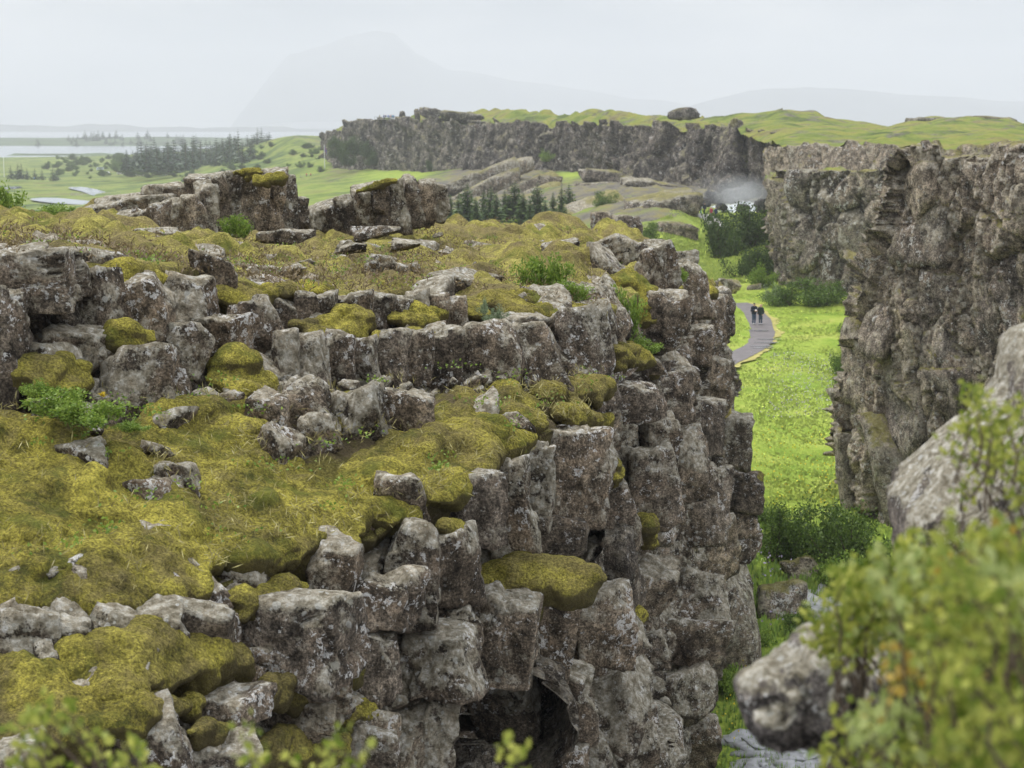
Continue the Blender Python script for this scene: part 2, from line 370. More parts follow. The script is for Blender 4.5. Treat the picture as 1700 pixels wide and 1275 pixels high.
ridge = tag(empty('lava_ridge', P(600, 900, 20)), 'mossy grey lava ridge with stepped ledges above the green gorge', None, None, 'structure')
def surf(name, G, mat, lump, freq, seed, parent, push=0.0, octv=5):
    nr, nc = G.shape[:2]; V = G.reshape(-1, 3).astype(np.float32); F = grid_faces(nr, nc)
    n = vert_normals(V, F); up = np.where(n[:, 1:2] > 0.0, -1, 1); 
    flip = (n * (V - 0)).sum(1) > 0; n[flip] *= -1
    bil = np.abs(fbm(V * freq, 3, seed)) * 3 - .7
    V = V + n * (bil * lump + push)[:, None]
    return obj(name, new_mesh(name, V, F), mat, parent)
def under(o, par):
    """parent keeping world coordinates"""
    o.parent = par; o.matrix_parent_inverse = Matrix.Translation(-Vector(par.location)); return o
def face(name, G, mat, amp, freq, seed, push=0.0, stretch=(1, 1, .7)):
    """a jointed rock face"""
    nr, nc = G.shape[:2]; V = G.reshape(-1, 3).astype(np.float32); F = grid_faces(nr, nc)
    n = vert_normals(V, F); flip = (n * V).sum(1) > 0; n[flip] *= -1
    for _ in range(3):      # soften the normals along the face
        g = n.reshape(nr, nc, 3); g[1:-1, 1:-1] = (g[2:, 1:-1] + g[:-2, 1:-1] + g[1:-1, 2:] + g[1:-1, :-2]) / 4
    j, _ = joint_relief(V * freq * np.asarray(stretch, np.float32), seed, (1.0, 0.45, 0.2), (0.9, 0.5, 0.22))
    d = amp * (j + 0.9 * fbm(V * freq * .4, 3, seed) + 0.12 * fbm(V * freq * 6, 4, seed + 1, .6)) + push
    V = V + n * d[:, None]; F = F[~hollow_mask(V)[F].all(1)]
    return obj(name, new_mesh(name, V, F, False), mat)
CAVES = [(825, 1212, 98, 80, 5.0), (962, 892, 30, 40, 1.6)]
def hollow_mask(V):
    x, y = to_px(V); m = np.zeros(len(V), bool)
    for cx, cy, rx, ry, dp in CAVES: m |= ((x - cx) / rx) ** 2 + ((y - cy) / ry) ** 2 + .3 * vnoise(V * 2.2, 77) < 1
    return m
def hollow(cx, cy, rx, ry, dp):
    """the inside of a hollow: a rough bowl running back into the rock"""
    D = float(ridge_D(cx, cy)[0]); C = P(cx, cy, D); sx, sy = rx * D / FPX * 1.3, ry * D / FPX * 1.3; nt, na = 34, 60; V = []
    for t in np.linspace(0, 1, nt):
        f = math.sqrt(max(0.0, 1 - t * t)) ** .8; a = np.linspace(0, 2 * math.pi, na); V.append(C + np.stack([np.cos(a) * sx * f, 0 * a + .12 + dp * t, np.sin(a) * sy * f - .15 * t], -1))
    V = np.concatenate(V).astype(np.float32); j, _ = joint_relief(V * 1.6, 5, (1, .45), (.5, .3)); V = V + (C + np.array([0, dp * .4, 0]) - V) * (np.clip(j, -.6, .6) * .22)[:, None]
    return obj('hollow_lining', new_mesh('hollow_lining', V, grid_faces(nt, na), False), M['rock_dark'])  # dark rock colour stands in for shade deep in the hollow
HG = strip_points('back', 'brow', -900, 1200, 0.11)
br = HG[-1]; roll = [br + np.array([0, -.08 * math.sin(t), -.55 * (1 - math.cos(t))]) + np.array([0, .35 * (t > 1), 0]) for t in (0.5, 0.9, 1.3, 1.6)]
HG = np.concatenate([HG, np.stack(roll)])
def heath_sheet():
    nr, nc = HG.shape[:2]; V = HG.reshape(-1, 3).astype(np.float32); F = grid_faces(nr, nc)
    b1 = np.abs(fbm(V * .55, 2, 3)) * 3.2 - .6; b2 = np.abs(vnoise(V * 1.9, 9)) * 2.0 - .5; b3 = np.abs(vnoise(V * 5, 12)) * 1.4 - .4
    t = np.repeat(np.linspace(0, 1, nr)[:, None], nc, 1).reshape(-1); k = np.clip((1 - t) * 12, 0.35, 1)
    V[:, 2] += (b1 * .3 + b2 * .16 + b3 * .05 - .08) * k
    return obj('heath_top', new_mesh('heath_top', V, F), M['heath'])
under(heath_sheet(), ridge)
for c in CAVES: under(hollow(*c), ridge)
BG = strip_points('foot', 'edge', -900, 1000, 0.11); be = BG[-1]
BG = np.concatenate([BG, np.stack([be + np.array([0, -.05 * math.sin(t) + (.3 if t > 1 else 0), -.6 * (1 - math.cos(t))]) for t in (0.5, 0.9, 1.3, 1.6)])])
under(surf('moss_bench', BG, M['bench'], 0.16, 1.0, 11, None, -0.14), ridge)
under(face('bench_core', strip_points('foot', 'edge', 985, 1215, .07), M['rock'], .45, .9, 12, -.02), ridge)
for nm, ka, kb, amp, fq, push, st in (('scarp_core', 'brow', 'foot', 0.42, 1.0, -0.34, .055), ('ledge_core', 'edge', 'sill', 0.42, 1.0, -0.34, .055), ('lower_ledge', 'sill', 'lip', 0.45, .9, -0.34, .06), ('cliff_core', 'lip', 'mid', 0.5, .8, -0.4, .06), ('cliff_foot', 'mid', 'base', 0.5, .8, -0.02, .2)):
    under(face(nm, strip_points(ka, kb, -900, 1215, st), M['rock'], amp, fq, 11, push), ridge)

def scatter_seeds(ka, kb, a0, a1, sp, asp=(1, 1, 1), tries=2500, edge_t=(0.0, 1.0)):
    """dart throwing on a strip; spacing sp(px) metres"""
    pts, nrm, sps = [], [], []
    for _ in range(tries):
        a = random.uniform(a0, a1); t = random.uniform(*edge_t)
        ya, yb = np.interp(a, RC, RL[ka][0]), np.interp(a, RC, RL[kb][0]); da, db = np.interp(a, RC, RL[ka][1]), np.interp(a, RC, RL[kb][1])
        A, B = P(a, ya, da), P(a, yb, db)
        p = A * (1 - t) + B * t
        s = sp(a)
        if pts:
            dd = (np.array(pts) - p) / np.asarray(asp)
            if (np.einsum('ij,ij->i', dd, dd) < s * s).any(): continue
        A2 = P(a + 12, np.interp(a + 12, RC, RL[ka][0]), np.interp(a + 12, RC, RL[ka][1])); B2 = P(a + 12, np.interp(a + 12, RC, RL[kb][0]), np.interp(a + 12, RC, RL[kb][1]))
        p2 = A2 * (1 - t) + B2 * t
        n = np.cross(B - A, p2 - p)
        n = unit(n)
        if np.dot(n, p) > 0: n = -n
        pts.append(p); nrm.append(n); sps.append(s)
    return np.array(pts), np.array(nrm), np.array(sps)

def voronoi_blocks(pts, nrm, sps, parent, mat, sub=3, name='rock_block', k=18, rough=0.05, gap=0.03, jut=0.35, freq=2.2, elong=1.0, skip=None, start=0, zs=1.0, cap=None, ncut=2):
    """packed joint blocks: each a Voronoi cell of the seeds, cut by its own outer face"""
    made = []
    n_ = len(pts)
    cen = pts - nrm * (sps * 0.32)[:, None] + (rng.random((n_, 3)) - 0.5) * sps[:, None] * 0.25
    for i in range(n_):
        if skip is not None and skip(pts[i]): continue
        d = cen - cen[i]; dist = np.linalg.norm(d, axis=1); s = sps[i]
        nb = np.where((dist > 1e-6) & (dist < 2.6 * s * max(1, elong)))[0]
        N = [d[j] / dist[j] for j in nb]; O = [max(0.16 * s, dist[j] / 2 - gap * s * random.uniform(0.2, 1.4)) for j in nb]
        # outer face, inner face, caps
        tn = unit(nrm[i] + np.array([random.uniform(-.35, .35), random.uniform(-.35, .35), random.uniform(-.3, .3)]))
        N.append(tn); O.append(s * (0.32 + random.uniform(-0.12, jut)))
        N.append(-nrm[i]); O.append(s * 0.75)
        for _ in range(ncut):
            N.append(unit(nrm[i] + np.array([random.uniform(-1.2, 1.2), random.uniform(-1.2, 1.2), random.uniform(-.8, 1.4)]))); O.append(s * random.uniform(0.3, 0.6))
        for ax in (np.array([1, 0, 0]), np.array([0, 1, 0]), np.array([0, 0, 1])):
            for sg in (-1, 1): N.append(ax * sg); O.append(s * (0.95 if ax[2] == 0 else 0.95 * zs))
        if cap is not None: N.append(np.array([0, 0, 1.0])); O.append(max(.15 * s, cap(pts[i]) - cen[i][2] + random.uniform(-.1, .1) * s))
        me = rock_mesh(name, N, O, (s * .6, s * .6, s * .6 * zs), sub, k, rough, freq, 31 + i, cen[i], mat)
        o = obj(name, me); o.location = cen[i]; 
        if parent is not None: under(o, parent)
        made.append(o)
    return made
# ------------------------------------------------------------------ blocks and boulders of the ridge that can be told apart
HERO = []   # (x0,y0,x1,y1)
def box_planes(w, d, h, tilt, cuts, sd, roof=0.0):
    r = random.Random(sd); N, O = [], []
    for ax, half in ((0, w / 2), (1, d / 2), (2, h / 2)):
        for sg in (-1, 1):
            n = np.array([r.uniform(-tilt * 2.1, tilt * 2.1) for _ in range(3)]); n[ax] = sg
            N.append(unit(n)); O.append(half * r.uniform(0.93, 1.0))
    for _ in range((cuts + 1) // 2 + 1):
        sx, sy, sz = r.choice((-1, 1)), r.choice((-1, -1, 1)), r.choice((-1, 1, 1))
        n = np.array([sx * r.uniform(0.2, 1) / w, sy * r.uniform(0.1, 1) / d, sz * r.uniform(0.2, 1) / h]); n = n / np.linalg.norm(n)
        sup = abs(n[0]) * w / 2 + abs(n[1]) * d / 2 + abs(n[2]) * h / 2
        N.append(n); O.append(sup * r.uniform(0.6, 0.84))
    return N, O
def hero(x0, y0, x1, y1, off=0.0, deep=0.8, tilt=0.12, cuts=4, k=110, rough=0.065, rot=0.0, roll=0.0, mat='rock', label=None, group=None, sub=None, D=None, name=None, yaw=None):
    cx, cy = (x0 + x1) / 2, (y0 + y1) / 2
    D0 = (float(ridge_D(cx, min(cy, 1274))[0]) if D is None else D) - off - .12
    w, h = (x1 - x0) * D0 / FPX * 1.12, (y1 - y0) * D0 / FPX * 1.1
    d = max(w * deep, 0.35 * min(w, h))
    sd = int(x0 * 7 + y0 * 13) & 0xffff
    if yaw is None: yaw = random.Random(sd).uniform(-0.35, 0.35) if cx < 950 else random.Random(sd).uniform(0.05, 0.5)
    roll += random.Random(sd + 1).uniform(-.13, .13)
    N, O = box_planes(w, d, h, tilt, cuts, sd)
    Rm = np.array(Matrix.Rotation(yaw, 3, 'Z') @ Matrix.Rotation(roll, 3, 'Y'))
    N = [Rm @ n for n in N]
    c = P(cx, cy, D0 + d * 0.30)
    if sub is None: sub = 5 if max(w, h) / D0 * FPX > 150 else 4
    me = rock_mesh('boulder' if label else 'rock_block', N, O, (w * .55, d * .55, h * .55), sub, k, rough, 2.0 / max(0.5, max(w, h) / 1.3), sd, c, M[mat])
    o = obj(name or ('boulder' if label else 'rock_block'), me); o.location = c
    if label: tag(o, label, 'boulder', group or 'loose boulders on the lava ridge')
    else: under(o, ridge)
    HERO.append((x0, y0, x1, y1)); return o

# upper scarp, left to right
hero(-170, 424, 138, 496, .35, .8, .05, 2, label='thick flat lava slab roofing a dark hollow', name='boulder')
hero(-80, 486, 36, 682, .25, .7, .06, 2, label='upright lichened rock pillar beside the dark hollow')
hero(34, 478, 150, 590, -.55, .8, .15, 2, mat='rock_dark')  # recessed block, coloured dark as the shade under the slab
hero(30, 575, 120, 650, -.15, .9, .2, 4)
hero(90, 545, 180, 610, -.1, .9, .2, 4)
hero(135, 455, 200, 560, .05, .9, .2, 4)
hero(193, 466, 280, 575, .25, .9, .2, 4, label='large rounded boulder under the scarp with pale rust coloured spots')
hero(262, 456, 348, 532, .25, .9, .2, 4, roll=.3, label='tilted angular boulder with a shaded underside on the upper scarp')
hero(325, 438, 385, 492, .3, .9, .2, 4)
hero(180, 590, 300, 690, .3, .9, .25, 5, label='knobbly pale lichen covered boulder above the moss hollow')
hero(275, 540, 345, 620, .2, .9, .25, 5)
hero(56, 662, 120, 716, .2, .9, .2, 4, label='small dark stone set in green herbs below the pillar')
hero(330, 520, 395, 600, .1, .9, .2, 4); hero(385, 500, 455, 585, .1, .8, .2, 4)
hero(420, 660, 475, 735, .25, .9, .2, 5); hero(425, 715, 490, 785, .25, .9, .25, 4, roll=.4)
hero(475, 640, 545, 740, .05, .9, .2, 4); hero(500, 690, 560, 760, .15, 1, .2, 4)
hero(558, 648, 640, 748, .3, .9, .25, 5, label='crusty pale lichen boulder on the moss bench'); hero(630, 652, 716, 742, .25, .9, .2, 5, label='broad grey boulder ringed by moss on the bench')
hero(104, 730, 176, 792, .2, 1, .25, 5, label='half buried brown stone poking through the moss blanket')
hero(215, 795, 300, 850, .0, 1, .25, 5); hero(255, 770, 330, 830, .02, 1, .25, 4)
for i, x in enumerate(range(492, 742, 31)):      # row of short columns under the upper brow
    hero(x, 486 + 4 * (i % 3), x + 34, 548 - 5 * (i % 2), .15 + .06 * (i % 2), .9, .08, 1, sub=4)
for i, (x, wd) in enumerate(((455, 40), (492, 48), (536, 52), (585, 44), (626, 48), (670, 46), (712, 48))):
    hero(x, 552 + 6 * (i % 2), x + wd, 655 - 8 * (i % 3), .12 * (i % 3), .8, .07, 2)
hero(756, 545, 860, 645, .35, .9, .2, 5, k=20, label='big pale boulder with a white splash on its brow'); hero(835, 540, 925, 640, .3, .9, .22, 4, label='overhanging boulder with a dark broken face')
hero(915, 520, 1005, 612, .25, .8, .15, 3); hero(985, 538, 1010, 600, .1, .8, .15, 3)
hero(660, 430 + 50, 742, 505, .1, 1.2, .2, 4); hero(700, 455, 790, 486, .0, 1.2, .2, 3)
# cliff under the moss edge
hero(516, 900, 592, 990, .12, .8, .12, 3); hero(578, 950, 682, 1052, .3, .9, .15, 5, label='rounded wedge shaped boulder jammed in the cliff'); hero(640, 872, 724, 1042, .1, .7, .1, 3)
hero(715, 880, 800, 1010, .15, .7, .12, 3); hero(742, 782, 836, 905, .1, .7, .08, 2); hero(812, 765, 884, 925, .08, .7, .08, 2, roll=-.12)
hero(868, 735, 916, 880, .15, .7, .06, 1); hero(902, 712, 1008, 868, .45, .8, .07, 2, k=34, label='massive squared lava column hanging over a dark hollow')
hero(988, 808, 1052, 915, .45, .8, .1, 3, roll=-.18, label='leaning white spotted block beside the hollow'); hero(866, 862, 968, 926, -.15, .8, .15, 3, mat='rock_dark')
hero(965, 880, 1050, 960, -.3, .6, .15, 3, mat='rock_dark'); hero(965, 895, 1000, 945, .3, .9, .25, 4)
hero(784, 984, 890, 1142, .55, .8, .09, 2, k=34, roll=.06); hero(880, 976, 954, 1118, .5, .8, .08, 1, k=34); hero(944, 968, 1048, 1104, .6, .8, .08, 2, k=34, label='smooth faced end block of the overhanging slab')
hero(660, 1042, 790, 1160, .4, .8, .12, 4, k=30); hero(590, 1050, 665, 1155, .25, .8, .12, 3); hero(740, 1015, 800, 1075, .35, .9, .2, 4)
hero(398, 988, 588, 1108, .5, .8, .12, 4, k=24, label='big grey boulder capped with pale lichen below the moss')
hero(440, 1112, 582, 1165, .4, .8, .1, 3); hero(430, 1160, 580, 1210, .3, .8, .1, 3); hero(290, 1218, 425, 1300, .35, .8, .1, 3); hero(560, 1195, 660, 1300, .3, .8, .12, 3)
hero(0, 1015, 90, 1090, .1, .8, .2, 4); hero(85, 1025, 150, 1085, .05, .8, .2, 4); hero(230, 1015, 300, 1070, .05, .8, .2, 4); hero(300, 1000, 385, 1085, .12, .8, .2, 4)
hero(330, 1150, 430, 1215, .15, .8, .2, 4); hero(210, 1190, 300, 1260, .15, .8, .2, 4)
hero(945, 1125, 1060, 1230, .0, .8, .2, 5); hero(1000, 1180, 1090, 1275, .2, .8, .2, 4)
hero(910, 1128, 985, 1235, .15, .9, .2, 4); hero(686, 1150, 752, 1300, .25, .9, .2, 4); hero(905, 1225, 980, 1320, .2, .9, .2, 4); hero(745, 1240, 830, 1330, -.9, .9, .25, 5, mat='rock_dark'); hero(825, 1250, 900, 1330, -1.4, .9, .25, 5, mat='rock_dark')  # the two cave blocks are coloured dark to deepen the cave's shade
hero(893, 1098, 968, 1188, .5, .9, .2, 4)
# gorge corner
hero(1072, 410, 1124, 482, .5, .9, .12, 3, D=41, label='tall pointed block on the ridge shoulder'); hero(1030, 402, 1074, 452, .3, .9, .12, 3, D=46); hero(985, 395, 1035, 440, .3, .9, .15, 3, D=46)
hero(1062, 484, 1128, 575, .6, .9, .2, 4, D=37.5, label='smooth bulging boulder at the ridge corner'); hero(1108, 440, 1170, 530, .5, .9, .15, 4, D=46); hero(1094, 418, 1150, 470, .3, .9, .15, 4, D=52)
hero(1140, 495, 1198, 572, .8, .9, .12, 3, D=50); hero(1170, 478, 1212, 560, .5, .9, .1, 2, D=58); hero(1120, 540, 1180, 610, .6, .9, .15, 4, D=45); hero(1160, 560, 1208, 620, 1, .9, .15, 3, D=52)
hero(1000, 636, 1086, 694, .35, .7, .08, 2); hero(1078, 616, 1148, 700, .5, .7, .1, 2); hero(1142, 600, 1210, 700, 1.2, .7, .1, 2); hero(1180, 600, 1218, 690, 1.0, .7, .1, 2, D=58)
hero(1064, 684, 1116, 770, .6, .8, .12, 3); hero(1110, 668, 1192, 748, 1.2, .8, .12, 3, label='dark faced block with a pale worn shoulder on the gorge wall'); hero(1184, 688, 1246, 778, 2.4, .8, .1, 3, D=52, label='white streaked corner block jutting over the gorge')
hero(1040, 742, 1118, 872, .7, .7, .12, 3); hero(1092, 728, 1170, 838, 1.5, .7, .15, 3, roll=-.35); hero(1110, 780, 1206, 900, 1.3, .6, .12, 3)
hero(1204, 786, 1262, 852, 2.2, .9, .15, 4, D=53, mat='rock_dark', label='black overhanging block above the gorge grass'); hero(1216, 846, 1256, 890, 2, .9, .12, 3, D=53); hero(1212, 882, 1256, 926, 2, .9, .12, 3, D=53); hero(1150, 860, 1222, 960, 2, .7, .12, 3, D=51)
hero(1048, 938, 1118, 1012, .8, .9, .2, 4); hero(1108, 948, 1198, 1044, 1.6, .8, .15, 4, roll=.3); hero(1180, 982, 1212, 1020, 2, .9, .15, 3, D=50)
hero(1068, 1050, 1104, 1112, .6, .9, .12, 2); hero(1100, 1030, 1180, 1110, 1.0, .8, .2, 4); hero(1085, 1110, 1180, 1200, .9, .8, .2, 4); hero(1120, 1190, 1185, 1275, 1.0, .8, .2, 4); hero(1020, 1040, 1075, 1130, .2, .8, .2, 4)

HB = np.array(HERO, float)
def in_hero(p):
    if random.random() < .4: return True
    x, y = to_px(p)
    if any(((x - c[0]) / c[2]) ** 2 + ((y - c[1]) / c[3]) ** 2 < 1.3 for c in CAVES): return True
    return bool(((x > HB[:, 0] + 6) & (x < HB[:, 2] - 6) & (y > HB[:, 1] + 6) & (y < HB[:, 3] - 6)).any())

# joint blocks filling the faces between them
sp_near = lambda a: float(np.interp(a, [-260, 300, 700, 1000, 1100, 1215], [0.45, 0.5, 0.62, 0.85, 1.15, 1.9]))
for ka, kb, a0, a1, mul, tries, et in (('brow', 'foot', -420, 1040, 1.0, 1500, (0.03, 0.97)), ('edge', 'sill', -420, 560, 1.0, 500, (0.05, 1)), ('sill', 'lip', -200, 520, 1.1, 500, (0, 1))):
    p_, n_, s_ = scatter_seeds(ka, kb, a0, a1, lambda a: sp_near(a) * mul * random.choice((.7, .9, 1.0, 1.35)), (1, 1, 1), tries, et)
    voronoi_blocks(p_, n_, s_, ridge, M['rock'], 4, skip=in_hero, k=80, rough=0.08, jut=0.25, gap=.05)
cliff = tag(empty('gorge_cliff', P(1100, 1100, 35)), 'tall jointed cliff of the ridge dropping to the gorge grass', None, None, 'structure')
PP = []
for ka, kb, a0, a1, tries in (('edge', 'sill', 520, 1198, 700), ('sill', 'lip', 500, 1204, 700), ('brow', 'foot', 1010, 1188, 400), ('foot', 'edge', 1050, 1190, 300)):
    PP.append(scatter_seeds(ka, kb, a0, a1, lambda a: sp_near(a) * random.choice((.75, 1.0, 1.0, 1.5)), (1, 1, 1.25), tries, (.16, 1) if ka == 'edge' else (0, 1)))
p_, n_, s_ = (np.concatenate([q[i] for q in PP]) for i in range(3))
voronoi_blocks(p_, n_, s_, cliff, M['rock'], 4, skip=in_hero, k=80, rough=0.08, jut=0.3, gap=.05, zs=1.25)
p_, n_, s_ = scatter_seeds('lip', 'base', 560, 1212, lambda a: sp_near(a) * 1.5, (1, 1, 1.2), 500, (0, 0.45))
voronoi_blocks(p_, n_, s_, cliff, M['rock'], 4, skip=in_hero, k=80, rough=0.08, jut=0.3, gap=.05, zs=1.2)
# ------------------------------------------------------------------ moss cushions: lobes blended into one skin
def surface_nets(f, iso, org, h):
    ins = f > iso; nx, ny, nz = f.shape
    cs = np.zeros((nx - 1, ny - 1, nz - 1), np.float32); acc = np.zeros(cs.shape + (3,), np.float32); cnt = np.zeros(cs.shape, np.float32)
    for ax in range(3):
        a = [slice(None)] * 3; b = [slice(None)] * 3; a[ax] = slice(0, -1); b[ax] = slice(1, None)
        fa, fb = f[tuple(a)], f[tuple(b)]; x = (fa > iso) != (fb > iso)
        t = np.where(x, (iso - fa) / np.where(fb - fa == 0, 1, fb - fa), 0)
        o = [k for k in range(3) if k != ax]
        for d0 in (0, 1):
            for d1 in (0, 1):
                sl = [slice(None)] * 3
                for k, d in zip(o, (d0, d1)): sl[k] = slice(d, f.shape[k] - 1 + d)
                xx = x[tuple(sl)]; tt = t[tuple(sl)]
                cnt += xx; acc[..., ax] += np.where(xx, tt, 0); acc[..., o[0]] += xx * d0; acc[..., o[1]] += xx * d1
    act = cnt > 0; idx = np.full(act.shape, -1, np.int64); idx[act] = np.arange(act.sum())
    ijk = np.argwhere(act).astype(np.float32)
    V = (ijk + acc[act] / cnt[act][:, None]) * h + np.asarray(org, np.float32)
    Q = []
    for ax in range(3):
        a = [slice(None)] * 3; b = [slice(None)] * 3; a[ax] = slice(0, -1); b[ax] = slice(1, None)
        ia, ib = ins[tuple(a)], ins[tuple(b)]; o = [k for k in range(3) if k != ax]
        for flip in (False, True):
            e = np.argwhere((ia & ~ib) if not flip else (~ia & ib))
            e = e[(e[:, o[0]] > 0) & (e[:, o[1]] > 0) & (e[:, o[0]] < f.shape[o[0]] - 1) & (e[:, o[1]] < f.shape[o[1]] - 1)]
            if len(e) == 0: continue
            q = []
            for d0, d1 in ((1, 1), (0, 1), (0, 0), (1, 0)):
                c = e.copy(); c[:, o[0]] -= d0; c[:, o[1]] -= d1; q.append(idx[c[:, 0], c[:, 1], c[:, 2]])
            q = np.stack(q, -1)
            if flip != (ax == 1): q = q[:, ::-1]
            Q.append(q)
    return V, np.concatenate(Q)

def lobes_mesh(name, C, R, h, mat, iso=0.3, fuzz=0.02, seed=0):
    """C centres, R (n,3) radii; blended skin with fine lumps"""
    C = np.asarray(C, np.float32); R = np.asarray(R, np.float32)
    lo = (C - R).min(0) - 2 * h; hi = (C + R).max(0) + 2 * h; n = np.ceil((hi - lo) / h).astype(int) + 1
    f = np.zeros(n, np.float32); ax = [lo[k] + h * np.arange(n[k]) for k in range(3)]
    for c, r in zip(C, R):
        i0 = np.maximum(((c - r - lo) / h).astype(int), 0); i1 = np.minimum(((c + r - lo) / h).astype(int) + 2, n)
        d = [((ax[k][i0[k]:i1[k]] - c[k]) / r[k]) ** 2 for k in range(3)]
        q = 1 - (d[0][:, None, None] + d[1][None, :, None] + d[2][None, None, :]); np.maximum(q, 0, out=q)
        f[i0[0]:i1[0], i0[1]:i1[1], i0[2]:i1[2]] += q * q
    f = np.minimum(f, 1.4)
    V, Q = surface_nets(f, iso, lo, h)
    # keep the one connected skin, drop crumbs
    lab = np.arange(len(V))
    while True:
        m_ = lab[Q].min(1); new = lab.copy(); np.minimum.at(new, Q.ravel(), np.repeat(m_, 4)); new = new[new]
        if (new == lab).all(): break
        lab = new
    ids, cn = np.unique(lab, return_counts=True); keep = lab == ids[cn.argmax()]; rem = np.cumsum(keep) - 1; Q = rem[Q[keep[Q[:, 0]]]]; V = V[keep]
    nm = vert_normals(V, Q)
    big = min(1.0, float(np.median(R)) / .34)
    nn = np.abs(fbm(V * 1.25, 2, seed + 2)) * 14 * big + np.abs(vnoise(V * 3.1, seed)) * 5.0 * big + np.abs(vnoise(V * 6.5, seed + 3)) * 2.6 + fbm(V * 20, 2, seed + 5) * 0.9 - 5 * big
    V = V + nm * (nn * fuzz)[:, None]
    me = new_mesh(name, V, Q); me.materials.append(mat); return me

def in_poly(x, y, poly):
    c = False; n = len(poly)
    for i in range(n):
        (x1, y1), (x2, y2) = poly[i], poly[i - 1]
        if (y1 > y) != (y2 > y) and x < (x2 - x1) * (y - y1) / (y2 - y1) + x1: c = not c
    return c
MOSS_G = 'moss cushions on the lava ridge'
def moss(poly, label, r=0.34, dens=1.0, h=0.05, sink=0.25, off=0.05, flat=0.62, D=None, seed=1, fuzz=0.02, group=MOSS_G):
    rr = random.Random(seed * 31 + int(poly[0][0])); xs = [q[0] for q in poly]; ys = [q[1] for q in poly]
    D0 = float(ridge_D(sum(xs) / len(xs), sum(ys) / len(ys))[0]) if D is None else D
    rp = r * FPX / D0            # lobe radius in photo pixels
    # pack lobes in the outline, shrunk by the lobe size
    C, R = [], []
    step = max(3.0, rp * 0.42 / dens)
    y = min(ys)
    while y <= max(ys):
        x = min(xs) + rr.uniform(0, step)
        while x <= max(xs):
            jx, jy = x + rr.uniform(-.5, .5) * step, y + rr.uniform(-.5, .5) * step * .6
            if in_poly(jx, jy, poly):
                ra = r * rr.uniform(0.55, 1.15)
                ins = [in_poly(jx + dx * rp * .6, jy + dy * rp * .4, poly) for dx, dy in ((1, 0), (-1, 0), (0, 1), (0, -1))]
                ra *= (0.5, 0.6, 0.75, 0.9, 1.0)[sum(ins)] * (1.12 if not ins[2] and ins[3] else 1)
                d = (float(ridge_D(jx, jy)[0]) if D is None else D + (max(ys) - jy) / (max(ys) - min(ys) + 1) * r * 1.2) - off
                c = P(jx, jy, d); c = c + np.array([0, ra * 0.5, -ra * sink]); C.append(c); R.append((ra * 1.15, ra * 1.15, ra * flat * rr.uniform(.85, 1.3)))
                if sum(ins) == 4 and rr.random() < .16: e = rr.uniform(.9, 1.5); C.append(c + np.array([0, 0, ra * .32 * e])); R.append((ra * e, ra * e * .9, ra * .62 * e))
                if not ins[2] and rr.random() < .5: C.append(c + np.array([0, -ra * .35, -ra * rr.uniform(.2, .7)])); R.append((ra * .85, ra * .8, ra * .8))
            x += step
        y += step * 0.55
    if not C: return None
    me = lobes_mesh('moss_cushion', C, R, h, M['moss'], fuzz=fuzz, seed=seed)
    o = obj('moss_cushion', me); tag(o, label, 'moss', group); return o
moss([(-420, 720), (-60, 700), (60, 702), (150, 722), (250, 745), (330, 860), (345, 915), (290, 990), (200, 1008), (90, 1002), (-60, 995), (-420, 1000)], 'wide billowing moss blanket around the half buried brown stone', .40, h=.036, seed=2)
moss([(200, 700), (262, 690), (318, 655), (385, 668), (440, 705), (470, 765), (560, 800), (600, 860), (570, 900), (480, 905), (430, 945), (375, 935), (340, 860), (290, 780), (230, 740)], 'moss blanket spilling from the scarp hollow to the cliff edge', .38, h=.036, seed=3)
moss([(560, 800), (620, 745), (700, 690), (800, 672), (868, 690), (868, 728), (800, 768), (748, 826), (690, 825), (648, 865), (600, 850)], 'moss sheet along the brow of the lower cliff', .36, h=.036, seed=4)
moss([(755, 645), (830, 640), (890, 672), (900, 700), (850, 705), (770, 675)], 'rounded moss mound above the squared column', .34, h=.036, seed=5)
moss([(870, 700), (935, 672), (1005, 682), (1020, 705), (960, 698), (900, 730), (872, 745)], 'moss roll hanging on the cliff corner above the squared column', .3, h=.036, seed=6)
moss([(880, 640), (985, 622), (975, 650), (900, 662)], 'small moss pad tucked under the overhanging boulder', .3, h=.036, seed=7)
moss([(90, 1090), (190, 1060), (330, 1048), (395, 1080), (408, 1125), (300, 1112), (240, 1150), (180, 1150), (110, 1120)], 'fat moss cushion sagging over the lowest ledge', .32, h=.036, seed=8)
moss([(-300, 1090), (-60, 1085), (70, 1092), (110, 1140), (190, 1190), (120, 1215), (-60, 1225), (-300, 1220)], 'moss mass below the blurred twigs on the lowest ledge', .36, h=.036, seed=9)
moss([(150, 1180), (240, 1150), (330, 1165), (260, 1190), (190, 1215)], 'dark moss strip under the sagging cushion', .24, h=.034, seed=10)
moss([(372, 985), (440, 972), (500, 968), (455, 1010), (390, 1025)], 'moss tuft against the lichen capped boulder', .26, h=.034, seed=11)
moss([(425, 1225), (520, 1212), (565, 1232), (530, 1265), (440, 1262)], 'moss pillow at the foot of the layered blocks', .26, h=.034, seed=12, off=.3)
moss([(305, 1205), (400, 1200), (405, 1218), (315, 1222)], 'thin moss strip on the low flat block', .2, h=.034, seed=13, off=.3)
moss([(790, 955), (880, 930), (960, 940), (1008, 965), (960, 972), (880, 972), (800, 975)], 'flat moss pad on top of the overhanging slab', .32, h=.034, seed=14, off=.45, D=20.9, sink=.3)
moss([(905, 1128), (955, 1122), (972, 1150), (968, 1170), (915, 1150)], 'moss clump under the overhanging slab', .24, h=.034, seed=15, off=.3)
